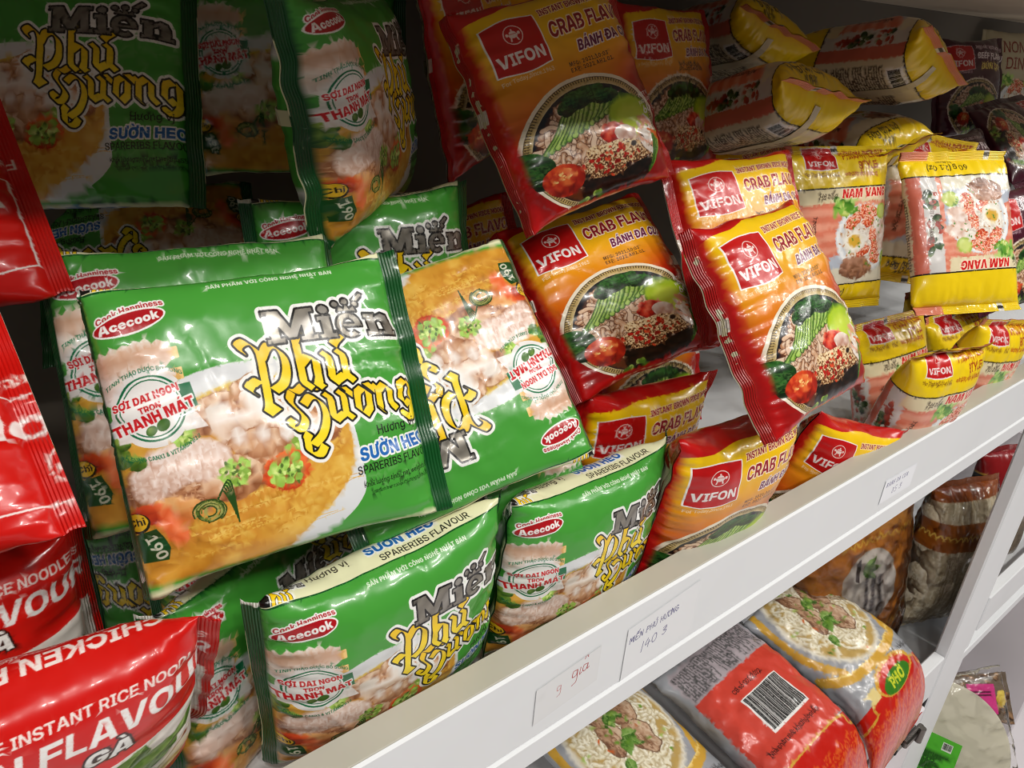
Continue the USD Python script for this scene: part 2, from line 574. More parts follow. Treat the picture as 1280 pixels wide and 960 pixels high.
def noodle_bundle(sh, x, y, w, h):
    """A skein of white glass noodles over chopsticks."""
    for dy in (6, 16):
        sh.poly([(x + w * .8, y + dy), (x + w + 6, y + dy + .6), (x + w + 6, y + dy + 6), (x + w * .8, y + dy + 6)], C(.85, .66, .36))
        sh.poly([(x + w + 4.6, y + dy + .6), (x + w + 6, y + dy + .6), (x + w + 6, y + dy + 6), (x + w + 4.6, y + dy + 6)], C(.93, .78, .5))
    cols = ramp(C(.80, .76, .74), C(.93, .91, .90), C(.86, .83, .81))
    r = np.random.RandomState(5)

    def body(a, b):
        hh, ww = a.shape
        f = tex(FIBRE.T, hh, ww, 3)
        v = .5 + .16 * f
        c = cols(v)
        t = np.clip(1 - (b - y) / 26, 0, 1)[..., None] ** .8
        br = ramp(C(.93, .90, .87), C(.80, .60, .46), C(.72, .46, .29), C(.92, .84, .77), C(.76, .52, .35), C(.95, .93, .9))(np.clip((b - y) / 26 + .04 * f, 0, 1))
        return c * (1 - t) + (.85 * br + .15 * c) * t
    top = [(x - 3 + i * (w + 6) / 14, y + (1.5 if i % 2 else 0) + r.uniform(-1, 1) + 3 * abs(i / 7 - 1) ** 2) for i in range(15)]
    right = [(x + w + 3, y + 12), (x + w - 1, y + 15), (x + w + 3, y + 19), (x + w - 1, y + 26), (x + w + 2, y + h * .6), (x + w + 12, y + h)]
    sh.poly(top + right + [(x + 1, y + h), (x + 2, y + 28), (x - 3, y + 24)], body, .15)


def badge(sh, x, y, k=1.0):
    G = C(.05, .42, .26)
    RED = C(.78, .06, .10)
    sh.ell(x, y, 17.5 * k, 18.5 * k, C(.90, .89, .88))
    sh.text('TINH THẢO DƯỢC BỔ SUNG', x, y - 17.4 * k, 2.1 * k, G, 700, .85, 0, 0, anchor='m', bend=5.5 * k)
    sh.ell(x, y, 15.6 * k, 15.6 * k, G)
    sh.poly([(x + 8 * k, y - 8 * k), (x + 19.5 * k, y - 8.5 * k), (x + 21 * k, y + 3 * k), (x + 9 * k, y + 6 * k)], G)
    sh.ell(x, y, 14.6 * k, 14.6 * k, WHT)
    sh.ell(x, y, 13.6 * k, 13.6 * k, G)
    sh.ell(x, y, 13.0 * k, 13.0 * k, WHT)
    sh.text('SỢI DAI NGON', x - 1 * k, y - 3.6 * k, 3.9 * k, RED, 900, .78, 0, 8, .5 * k, WHT, 'm')
    sh.text('TRỌN', x - .5 * k, y + 1.3 * k, 3.2 * k, RED, 900, .85, 0, 8, .5 * k, WHT, 'm')
    sh.text('THANH MÁT', x + 1 * k, y + 6.6 * k, 5.2 * k, RED, 900, .88, 0, 11, .9 * k, WHT, 'm')
    for dx, dy, a in ((-2.4, 10.2, 2.7), (3.4, 8.6, 3.3)):
        sh.ell(x + dx * k, y + dy * k, a * k, a * .82 * k, C(.22, .40, .12), -.5)
        sh.ell(x + (dx - .8) * k, y + (dy - .8) * k, a * .4 * k, a * .3 * k, C(.5, .62, .30), -.5, .3)
    sh.text('BỔ SUNG CANXI & VITAMIN B12', x + 1, y + 19.2 * k, 2.0 * k, G, 700, .8, 0, 6, anchor='m', bend=-4.5 * k)


def green_wave(sh, x0, x1, y0, y1):
    r = np.random.RandomState(2)
    for i in range(60):
        cx, cy, R = r.uniform(x0, x1), r.uniform(y0, y1), r.uniform(3, 11)
        a0 = r.rand() * 6.3
        t = np.linspace(a0, a0 + r.uniform(1.2, 2.6), 14)
        sh.line([(cx + R * math.cos(k), cy + .7 * R * math.sin(k)) for k in t], .45, GREEN * .72 + C(.42, .52, .38) * .38)


def band_text(sh, y, k=1.0):
    sh.text('Hương vị', 40, y + 8, 5.6, C(.20, .17, .13), 600, .82)
    sh.text('SƯỜN HEO', 78, y + 8.2, 7.4, C(.10, .38, .68), 900, .92, .08, 0, 1.0, WHT)
    sh.text('SPARERIBS FLAVOUR', 84, y + 16.0, 4.8, BLK, 600, .92)


def sheet_green():
    sh = Sheet(180, 310, 8, GREEN)
    F = 96.0
    # bowl picture
    sh.at(0, F)
    rim = curve([(-4, 62), (8, 50), (34, 39.0), (57, 34), (79, 33.5), (105, 38), (121, 50), (126, 62), (126.5, 80), (127, 97), (125, 110), (112, 121), (90, 130)], 8)
    sh.poly(list(rim) + [(-4, 130)], C(.84, .85, .86))
    sh.line(rim[:60], .5, C(.55, .75, .5))
    inn = curve([(-4, 64), (20, 57), (38, 50), (67, 42.5), (95, 44), (117, 54), (123, 68), (123.5, 84), (120, 98), (106, 110), (92, 119), (80, 130)], 8)
    br = ramp(C(.62, .40, .10), C(.78, .54, .17), C(.86, .67, .27), C(.90, .76, .40))

    def broth(a, b):
        hh, ww = a.shape
        v = .42 + .07 * tex(FIBRE, hh, ww, 8) + .10 * tex(BIG, hh, ww, 9) + .16 * np.clip((a - 60) / 60, -.5, 1)
        c = br(v)
        g = np.clip(1 - (b - 44 - .0012 * (a - 75) ** 2) / 14, 0, 1)[..., None]
        c = c * (1 - .8 * g) + C(.83, .70, .16) * .8 * g
        o = np.clip(1 - np.hypot(a - 62, (b - 92) * 1.4) / 48, 0, 1)[..., None]
        return c * (1 - .5 * o) + C(.80, .50, .22) * .5 * o
    sh.poly(list(inn) + [(-4, 130)], broth, .3)
    r = np.random.RandomState(4)
    for i in range(90):
        a = r.uniform(0, 1)
        x0, y0 = 88 + 34 * r.rand(), 50 + 66 * r.rand()
        rr, t0 = r.uniform(16, 46), r.uniform(0, 6.3)
        t = t0 + np.linspace(0, r.uniform(.3, .9), 10)
        pts = np.stack([x0 + rr * (np.cos(t) - np.cos(t0)), y0 + rr * (np.sin(t) - np.sin(t0)) * .8], 1)
        ok = (pts[:, 0] < 121) & (pts[:, 0] > 70) & (pts[:, 1] < 118 - .018 * np.clip(pts[:, 0] - 88, 0, 99) ** 2) & (pts[:, 1] > 50)
        if ok.all():
            sh.line(pts, .7, br(np.array(r.uniform(.4, .95))), .25)
    for i in range(60):
        x0, y0 = r.uniform(25, 100), r.uniform(94, 120)
        t = np.linspace(0, 1, 10)
        sh.line(np.stack([x0 + 26 * t, y0 - 5 * t + 5 * t * t * r.rand()], 1), .4, br(np.array(r.uniform(.2, .95))))
    PORK = [(.52, .30, .17), (.70, .48, .33), (.82, .63, .48), (.90, .78, .67)]
    FAT = [(.78, .64, .54), (.88, .78, .70), (.95, .90, .86)]
    sh.blob(56, 55, 15, 9, PORK, -.3, 1, edge=C(.66, .46, .28))
    sh.ell(59, 55, 6.5, 4.2, C(.88, .84, .80), .2, .3)
    sh.blob(80, 51, 13, 10, PORK, .5, 2, edge=C(.66, .46, .28))
    sh.blob(77, 52, 7, 7, FAT, 0, 3)
    sh.ell(77, 53, 4, 4.4, C(.93, .90, .87), 0, .4)
    sh.blob(96, 62, 15, 10, PORK, .3, 4, edge=C(.62, .40, .24))
    sh.blob(104, 72, 15, 8, [(.55, .32, .18), (.72, .48, .32), (.84, .64, .48)], .2, 5)
    sh.poly(curve([(54, 59), (70, 56), (90, 60), (108, 67), (109, 72), (90, 73), (84, 76), (74, 78), (62, 74), (55, 66), (54, 59)], 6), C(.90, .80, .72), .3)
    sh.blob(82, 76, 20, 9, PORK, .25, 6, edge=C(.64, .42, .28))
    for bx in (66, 78, 90):
        sh.ell(bx, 67.5 + (bx - 66) * .14, 4.3, 5, C(.70, .50, .38), 0, .5)
        sh.ell(bx, 67.5 + (bx - 66) * .14, 3.6, 4.3, C(.93, .89, .86), 0, .5)
    sh.poly(curve([(54, 59), (70, 56.5), (92, 60.5), (108, 67), (92, 63.5), (70, 60.5), (54, 62)], 6), C(.95, .91, .88), .4)
    sh.blob(58, 86, 17, 10, PORK, .1, 7, edge=C(.66, .44, .30))
    sh.blob(36, 82, 24, 17, PORK, -.25, 8, t=FIBRE, grad=(.15, -.6), edge=C(.68, .46, .32))
    sh.poly(curve([(14, 76), (24, 67), (44, 64), (58, 70), (60, 80), (52, 88), (40, 84), (22, 90), (14, 86), (14, 76)], 6), lambda a, b: ramp(C(.78, .62, .54), C(.88, .77, .71), C(.95, .89, .86))(.55 + .2 * tex(FIBRE.T, *a.shape, 12) - (b - 78) / 40), .5)
    sh.blob(52, 90, 10, 6, PORK, .3, 9)
    sh.blob(30, 95, 14, 6, [(.75, .42, .20), (.85, .56, .30), (.90, .68, .44)], .1, 10)
    for i, (x, y, q) in enumerate([(10, 66, 7), (17, 70, 5), (13, 60, 4)]):
        sh.blob(x, y, q, q * .8, [(.16, .30, .08), (.34, .50, .16), (.56, .68, .28)], .4, 30 + i)
    scallion(sh, 39, 60, 7, 1)
    scallion(sh, 97, 80, 8, 2)
    scallion(sh, 61, 84, 7.5, 3)
    sh.blob(86, 89, 12.5, 9.5, [(.70, .20, .08), (.86, .32, .14), (.92, .44, .22)], .15, 12)
    sh.blob(86, 89, 9, 7, [(.60, .32, .16), (.75, .5, .28)], .15, 13)
    scallion(sh, 86.5, 89, 9, 4)
    sh.poly(curve([(17, 92), (23, 90), (30, 97), (34, 108), (28, 113), (22, 104), (17, 92)], 6), lambda a, b: ramp(C(.80, .28, .12), C(.90, .42, .22), C(.94, .60, .44))(.5 + .18 * tex(MID, *a.shape, 14) + (a - 24) / 30), .3)
    sh.blob(17, 95, 6, 5, [(.62, .16, .06), (.82, .30, .14)], .3, 15)
    for i in range(16):
        t = np.linspace(0, 4.2, 14) + r.rand() * 6
        R = r.uniform(3, 7.5)
        sh.line(np.stack([45 + R * np.cos(t) + r.uniform(-1, 1), 99 + R * .75 * np.sin(t)], 1), .8, [C(.16, .26, .08), C(.36, .44, .16), C(.62, .62, .34)][i % 3])
    for k in range(5):
        sh.line(curve([(50, 94), (53 + k, 91 - k), (56 + k * .4, 99 + k * 2)], 5), .9, C(.14, .28, .09))
    noodle_bundle(sh, 11, 14, 30, 46)
    badge(sh, 29.5, 46.6)
    sh.ell(12.5, 98.5, 5.5, 5, C(.10, .10, .06))
    sh.ell(12.5, 98, 4.6, 4.2, C(.86, .68, .12))
    sh.text('Chỉ', 12.5, 99.8, 3.6, BLK, 700, 1, 0, 6, anchor='m')
    sh.poly([(10, 104), (20, 102), (24, 112), (22, 118), (11, 118)], C(.07, .26, .10))
    sh.text('190', 15.5, 112, 5.4, C(.78, .78, .7), 800, .9, 0, -70, anchor='m')
    # title and flavour
    green_wave(sh, 128, 170, 28, 112)
    title(sh, 91, 28.0, 1.05)
    sh.text('SẢN PHẨM VỚI CÔNG NGHỆ NHẬT BẢN', 68, -6, 2.6, C(.85, .90, .82), 800, .95)
    acecook(sh, 29, 4.5)
    sh.text('Hương vị', 152, 83, 5.0, BLK, 600, .9, 0, 0, anchor='m')
    sh.text('SƯỜN HEO', 149, 94.2, 7.0, C(.10, .38, .68), 900, .90, .06, 0, 1.0, WHT, 'm')
    sh.text('SPARERIBS FLAVOUR', 149, 100.6, 4.2, BLK, 600, .86, anchor='m')
    sh.text('Khối lượng tịnh/ net weight: 55 g', 149, 107.8, 2.6, BLK, 600, .82, anchor='m')
    sh.text('Hình ảnh trên bao bì chỉ mang tính minh họa', 150, 112, 1.8, C(.05, .2, .05), 500, .8, anchor='m')
    # the wrap above and below the front, then the back
    for up in (1, 0):
        def Y(v):
            return F - v if up else F + 118 + v
        a, b = Y(14), Y(36)
        lo, hi = min(a, b), max(a, b)
        sh.at(0, 0)
        sh.poly([(-1, lo), (181, lo), (181, hi), (-1, hi)], CREAM)
        for v, t in ((14, .9), (36, 1.2)):
            y = Y(v)
            sh.poly([(-1, y - t / 2), (181, y - t / 2), (181, y + t / 2), (-1, y + t / 2)], DKGREEN)
        y1, y2 = Y(37), Y(59)
        lo2, hi2 = min(y1, y2), max(y1, y2)
        sh.poly([(-1, lo2), (181, lo2), (181, hi2), (-1, hi2)], C(.74, .76, .75))
        band_text(sh, lo + 3.4)
        if up:
            small = Sheet(60, 44, 8, CREAM)
            title(small, 12, 14, .42)
            t, tf = small.im, small.foil
            sub_h, sub_w = int(20 * 8), int(36 * 8)
            sh.put(np.ones((sub_h, sub_w), np.float32), 2 * 8, int((lo + 1.2) * 8), t[16:16 + sub_h, 24:24 + sub_w])
        sh.poly([(14, lo2 + 3), (100, lo2 + 3), (100, hi2 - 3), (14, hi2 - 3)], C(.84, .85, .84))
        sh.lines_of_text(16, lo2 + 5, 60, hi2 - lo2 - 10, 2.2, .9, C(.32, .34, .34), 3 + up)
        sh.poly([(104, lo2 + 2), (168, lo2 + 2), (168, hi2 - 2), (104, hi2 - 2)], C(.86, .86, .74))
        sh.lines_of_text(106, lo2 + 4, 60, hi2 - lo2 - 8, 2.4, 1.0, C(.38, .30, .16), 13 + up)
    # ends: darker green in the crimps, with the registration squares
    for a, b in ((-1, 10.5), (169.5, 181)):
        sh.poly([(a, -1), (b, -1), (b, 311), (a, 311)], DKGREEN)
    for a in (0, 175):
        sh.poly([(a, 8), (a + 5, 8), (a + 5, 50), (a, 50)], CREAM)
        sh.poly([(a, 250), (a + 5, 250), (a + 5, 300), (a, 300)], CREAM)
    for y in (72, 236):
        sh.poly([(0, y), (10.5, y), (10.5, y + 9), (0, y + 9)], C(.82, .82, .78))
        sh.poly([(10.5, y), (15, y), (15, y + 9), (10.5, y + 9)], BLK)
    return sh.done()


# ---------------------------------------------------------------- the crab noodle wrapper and its relatives
RED, DKRED, GOLD = C(.72, .05, .06), C(.52, .03, .05), C(.80, .60, .22)
VW, VH = 168, 404
VF = 116.0          # top of the front on the sheet; the front is 172 mm high


def pot_logo(sh, x, y, r, col, bg):
    sh.ell(x, y, r, r, col)
    sh.ell(x, y, r * .90, r * .90, bg)
    sh.poly([(x + r * px, y + r * py) for px, py in curve([(-.52, -.08), (-.36, .22), (0, .32), (.36, .22), (.52, -.08)], 5)], col)
    sh.poly([(x + r * px, y + r * py) for px, py in curve([(-.40, -.14), (-.24, -.36), (0, -.42), (.24, -.36), (.40, -.14)], 5)], col)
    sh.ell(x, y - r * .52, r * .10, r * .10, col)
    for k in (-.62, .62):
        sh.ell(x + k * r, y - r * .10, r * .13, r * .16, col)
    for k in (-.26, .26):
        sh.poly([(x + (k - .07) * r, y + r * .2), (x + (k + .07) * r, y + r * .2), (x + (k * 1.45 + .07) * r, y + r * .62), (x + (k * 1.45 - .09) * r, y + r * .62)], col)


def vifon(sh, x, y, w, h, rad=0, border=WHT, red=RED, today=C(.94, .84, .70)):
    sag = h * .05
    o = [(x, y), (x + w * .5, y - sag), (x + w, y), (x + w, y + h), (x + w * .5, y + h + sag * 1.6), (x, y + h)]
    top = curve([(x, y), (x + w * .5, y - sag), (x + w, y)], 8)
    bot = curve([(x + w, y + h), (x + w * .5, y + h + 1.6 * sag), (x, y + h)], 8)
    sh.poly(list(top) + list(bot), red)
    sh.line(list(top) + list(bot) + [top[0]], 1.1, border)
    pot_logo(sh, x + w * .5, y + h * .30, h * .20, C(.90, .82, .80), red)
    t = sh.text('VIFON', x + w * .5, y + h * .88, h * .245, C(.92, .90, .89), 800, w * .70 / (h * .245 * 3.55), 0, 0, anchor='m')
    if today is not None:
        sh.text('For Today Since 1963', x + w * .5, y + h + 8, 3.4, today, 600, .9, anchor='m')


def crab_bowl(sh, cx, cy, rx, ry):
    """A navy bowl with a gold key pattern, brown noodles, greens, tofu, tomato and lime."""
    sh.ell(cx, cy, rx, ry, C(.90, .86, .78))
    sh.ell(cx, cy + .6, rx - 2.2, ry - 2.2, C(.36, .28, .16))
    sh.ell(cx, cy + .6, rx - 2.8, ry - 2.8, C(.70, .60, .38))
    for i in range(150):
        t = i / 150 * 6.283
        a, b = (rx - 5) * math.cos(t), (ry - 5) * math.sin(t)
        c, d = (rx - 3.4) * math.cos(t), (ry - 3.4) * math.sin(t)
        sh.line([(cx + a, cy + b), (cx + c, cy + d)], .7, C(.24, .18, .10))
    sh.ell(cx, cy + 1, rx - 6.3, ry - 6.3, C(.78, .70, .52))
    sh.ell(cx, cy + 1.2, rx - 7, ry - 7, C(.07, .08, .12))
    sh.ell(cx, cy + 4, rx - 9.5, ry - 10, C(.36, .18, .09), 0, .6)
    r = np.random.RandomState(21)
    NO = ramp(C(.40, .20, .10), C(.62, .40, .26), C(.80, .62, .48), C(.91, .82, .73))
    for i in range(300):
        t, q = r.rand() * 6.283, r.rand() ** .45
        x, y = cx + (rx - 12) * q * math.cos(t), cy + 4 + (ry - 12) * q * math.sin(t)
        if y > cy + 32:
            continue
        w, l, a = r.uniform(2.2, 4.6), r.uniform(8, 19), r.rand() * 3.14
        p = curve([(0, 0), (l * .35, r.uniform(-4, 4)), (l * .7, r.uniform(-4, 4)), (l, 0)], 5) - (l / 2, 0)
        R = np.array([[math.cos(a), -math.sin(a)], [math.sin(a), math.cos(a)]])
        p = p @ R.T + (x, y)
        if (np.hypot((p[:, 0] - cx) / (rx - 8), (p[:, 1] - cy - 3) / (ry - 8.5)) > 1).any():
            continue
        sh.line(p, w + .7, C(.30, .14, .07), .2)
        sh.line(p, w, NO(np.array(r.uniform(.45, 1))), .1)
        sh.line(p + (0, -w * .2), w * .35, NO(np.array(.97)), .25)
    cy -= 11
    g = [C(.30, .50, .10), C(.46, .64, .18), C(.62, .76, .34), C(.10, .24, .06)]
    for i in range(13):
        x0 = cx - 44 + i * 4.6
        y0 = cy + 8 - i * 1.4
        x1 = cx - 14 + i * 3.2 - (6 - i) * .4
        y1 = cy - 26 + abs(i - 6) * 1.6
        p = curve([(x0 + 6, y0), ((x0 + x1) / 2 + 3, (y0 + y1) / 2 + 2), (x1, y1)], 6)
        sh.line(p, 4.4, g[3], .2)
        sh.line(p, 3.4, g[i % 3], .15)
        sh.line(p + (-.6, 0), .8, C(.78, .86, .52), .3)
    for x, y, a, b, t in ((-46, 12, 13, 9, .5), (-50, 22, 11, 8, 1), (-10, -22, 12, 7, -.5), (2, -24, 14, 7, -.2), (14, -20, 11, 6, .2)):
        sh.blob(cx + x, cy + y, a, b, [(.03, .12, .03), (.08, .24, .07), (.20, .42, .16)], t, int(x + 90), t=FIBRE)
    for k in range(5):
        sh.line([(cx - 54 + k, cy + 10 + 4 * k), (cx - 38, cy + 16 + k * 2)], .5, C(.35, .5, .25), .2)
    sh.ell(cx + 30, cy + 0, 18, 16, C(.35, .50, .08), .7, .2)
    sh.ell(cx + 30, cy + 1, 17, 15, C(.66, .78, .14), .7, .3)
    sh.ell(cx + 31, cy + 4, 13, 11, C(.76, .84, .26), .7, 1.2)
    for i in range(60):
        a = r.uniform(-.6, 1.4)
        x, y = cx + 22 + r.uniform(-8, 24), cy + 14 + r.uniform(-10, 22)
        p = curve([(x, y), (x + 4 * math.cos(a), y + 5), (x + r.uniform(0, 8), y + r.uniform(6, 13))], 5)
        sh.line(p, r.uniform(1.2, 3), [C(.92, .88, .84), C(.80, .72, .66), C(.90, .62, .50), C(.95, .93, .90)][r.randint(4)], .2)
    sh.blob(cx + 14, cy + 9, 12, 8, [(.55, .06, .05), (.80, .16, .10), (.92, .44, .32)], .3, 41, amp=.4)
    sh.blob(cx + 22, cy + 12, 9, 6, [(.72, .52, .44), (.93, .88, .84)], .3, 42)
    # minced crab on a dark cake
    sh.poly(curve([(cx - 19, cy + 34), (cx - 17, cy + 52), (cx + 6, cy + 62), (cx + 34, cy + 56), (cx + 36, cy + 36), (cx + 8, cy + 40)], 6), lambda a, b: ramp(C(.05, .03, .02), C(.18, .09, .05))(.3 + .3 * tex(MID, *a.shape, 61)), .3)
    sh.blob(cx + 8, cy + 27, 26, 13, [(.30, .14, .07), (.66, .46, .28), (.85, .70, .50), (.93, .84, .68)], .1, 43, amp=.5, t=FINE, rough=.2)
    for i in range(46):
        sh.ell(cx + 8 + r.randn() * 9, cy + 27 + r.randn() * 5, r.uniform(.8, 2.2), r.uniform(.6, 1.4), [C(.72, .08, .05), C(.56, .05, .03), C(.86, .28, .14)][r.randint(3)], r.rand() * 3, .15)
    for x, y in ((-14, 33), (26, 22), (18, 36)):
        sh.ell(cx + x, cy + y, 2.4, 2, C(.12, .06, .04), 0, .3)
    # tomato
    sh.blob(cx - 30, cy + 30, 14, 12.5, [(.42, .06, .03), (.70, .14, .06), (.86, .32, .14)], .1, 44, rough=.05)
    sh.blob(cx - 30, cy + 28, 9, 7, [(.72, .18, .08), (.88, .42, .20), (.93, .62, .36)], 0, 45, amp=.4)
    for i in range(9):
        sh.ell(cx - 30 + r.uniform(-6, 6), cy + 28 + r.uniform(-4, 4), .9, .6, C(.95, .80, .5), 0, .15)
    # greens and chilli in front
    for i in range(18):
        a = r.uniform(0, 6.3)
        x, y = cx - 20 + r.uniform(-9, 18), cy + 54 + r.uniform(-7, 8)
        sh.ell(x, y, r.uniform(1.6, 4.4), r.uniform(1.2, 3), [C(.52, .66, .20), C(.30, .46, .10), C(.68, .78, .36), C(.14, .28, .06)][i % 4], a, .2)
    for i in range(14):
        sh.ell(cx + 20 + r.uniform(-12, 16), cy + 56 + r.uniform(-5, 7), r.uniform(1.5, 3.5), 1.2, [C(.62, .06, .05), C(.42, .04, .03)][i % 2], r.rand() * 3, .2)
    for k in range(4):
        p = curve([(cx + 44 + k * 3, cy + 20), (cx + 42 + k * 2.4, cy + 34), (cx + 36 + k * 2, cy + 48)], 6)
        sh.line(p, 3, g[3], .2)
        sh.line(p, 2.2, g[k % 3], .2)
    for k in range(5):
        sh.line([(cx + 42 + k * 2, cy + 16 + k * 3), (cx + 50 + k, cy + 22 + k * 3)], 1.8, C(.86, .40, .18), .2)


def back_of_vifon(sh, y0, y1, base, ink, flavour, bar=True, seed=1):
    """The back: cream, ruled with fine print, a bar code, a dark red box and a heading that stands the other way up."""
    sh.at(0, 0)
    sh.poly([(-1, y0), (VW + 1, y0), (VW + 1, y1), (-1, y1)], base)
    h = y1 - y0
    sh.lines_of_text(16, y0 + 6, 66, h - 12, 3.0, 1.3, ink, seed)
    sh.lines_of_text(104, y0 + 6, 48, h * .45, 3.0, 1.3, ink, seed + 3)
    if bar:
        sh.barcode(106, y0 + h * .55, 34, 24, seed)
    sh.poly([(84, y0 + 5), (100, y0 + 5), (100, y0 + 20), (84, y0 + 20)], DKRED)
    pot_logo(sh, 92, y0 + 12, 5, C(.85, .7, .6), DKRED)


def sheet_crab():
    sh = Sheet(VW, VH, 6, RED)
    back_of_vifon(sh, 0, VF - 38, C(.80, .76, .64), C(.30, .20, .14), 'CRAB', True, 5)
    back_of_vifon(sh, VF + 172 + 26, VH, C(.80, .76, .64), C(.30, .20, .14), 'CRAB', False, 9)
    for y, sgn in ((VF - 38, 1), (VF + 172 + 26, -1)):
        sh.poly([(-1, y - 3), (VW + 1, y - 3), (VW + 1, y + 3), (-1, y + 3)], C(.86, .82, .68))
        sh.poly([(-1, y + sgn * .6), (VW + 1, y + sgn * .6), (VW + 1, y + sgn * 4), (-1, y + sgn * 4)], C(.72, .50, .20))
    y = VF - 40
    sh.poly([(8, y - 9), (VW, y - 9), (VW, y - 2), (8, y - 2)], DKRED)
    sh.text('CONTAINS TO 100 CM  VIETNAMESE STYLE', 20, y - 3.8, 3.4, C(.9, .8, .7), 700)
    sh.text('SẢN PHẨM CỦA CÔNG TY - VIETNAM', 20, y - 13, 3.4, C(.2, .15, .1), 600)
    # front: yellow falling to red, red towards both ends
    g = ramp(C(.92, .76, .05), C(.92, .73, .06), C(.90, .64, .08), C(.85, .50, .07), C(.78, .33, .05), C(.66, .11, .04), C(.58, .04, .04))

    def front(a, b):
        v = np.clip((b - VF) / 150, 0, 1)
        v = v + .40 * np.clip((a - 112) / 40, 0, 1) * np.clip((b - VF - 48) / 40, 0, 1)
        return g(v)
    top = curve([(7, VF + 6), (16, VF + 1), (40, VF + 1), (70, VF - 5), (110, VF - 4), (150, VF - 6), (163, VF - 4)], 8)
    sh.poly(list(top) + [(163, VF + 176), (7, VF + 176)], front)
    dish = Sheet(140, 140, 6, C(0, 0, 0))
    crab_bowl(dish, 70, 68, 52, 51)
    m = Sheet(140, 140, 6, C(0, 0, 0))
    m.ell(70, 68, 52, 51, C(1, 1, 1))
    w, h = int(2 * 68 * 6 * 140 / 104), int(2 * 57 * 6 * 140 / 102)
    big = [np.asarray(Image.fromarray((q.im * 255).astype(np.uint8)).resize((w, h), Image.BICUBIC), np.float32) / 255 for q in (dish, m)]
    sh.put(big[1][..., 0], 81 * 6 - w // 2, (VF + 128) * 6 - int(h * 68 / 140), big[0])
    sh.poly([(-1, VF + 176), (VW + 1, VF + 176), (VW + 1, VF + 195), (-1, VF + 195)], RED)
    sh.lines_of_text(40, VF + 182, 80, 2, 3, 1.2, C(.95, .8, .7), 3)
    for a, b in ((4, 13), (164, 155)):
        sh.poly([(a, VF - 40), (b, VF - 40), (b + (1 if a < 9 else -1), VF + 60), (b + (5 if a < 9 else -5), VF + 200), (a, VF + 200)], RED, 1.2)
    vifon(sh, 20, VF + 12, 47, 41)
    P = C(.56, .05, .12)
    sh.text('INSTANT BROWN RICE NOODLES', 73, VF + 15, 6.2, P, 800, .66, .16, 4, .8, C(.97, .88, .70))
    sh.text('CRAB FLAVOUR', 74, VF + 36, 13.2, P, 800, .70, .16, 4, 1.2, C(.97, .90, .78))
    sh.text('BÁNH ĐA CUA', 94, VF + 52, 8.8, C(.40, .10, .26), 900, .72, .2, 4, 1.0, C(.95, .90, .90))
    sh.text('MFG: 2021:10:03', 80, VF + 62.5, 3.4, C(.18, .12, .08), 700, .85, 0, 1, track=.5)
    sh.text('EXP: 2022 AH2 01', 80, VF + 67.5, 3.4, C(.18, .12, .08), 700, .85, 0, 1, track=.5)
    sh.text('NET WT', 146, VF + 104, 3.6, WHT, 700, .9, 0, 8, anchor='m')
    sh.text('KHỐI LƯỢNG', 145, VF + 110, 3.2, WHT, 700, .7, 0, 8, anchor='m')
    sh.text('60 g', 146, VF + 119, 7, WHT, 800, .9, 0, 8, anchor='m')
    for a, b in ((-1, 9.5), (158.5, VW + 1)):
        sh.poly([(a, VF - 34), (b, VF - 34), (b, VF + 196), (a, VF + 196)], C(.68, .05, .06))
    for y in (VF + 70, ):
        for a in (0, 159):
            sh.poly([(a, y), (a + 9.5, y), (a + 9.5, y + 12), (a, y + 12)], C(.82, .78, .74))
    return sh.done()


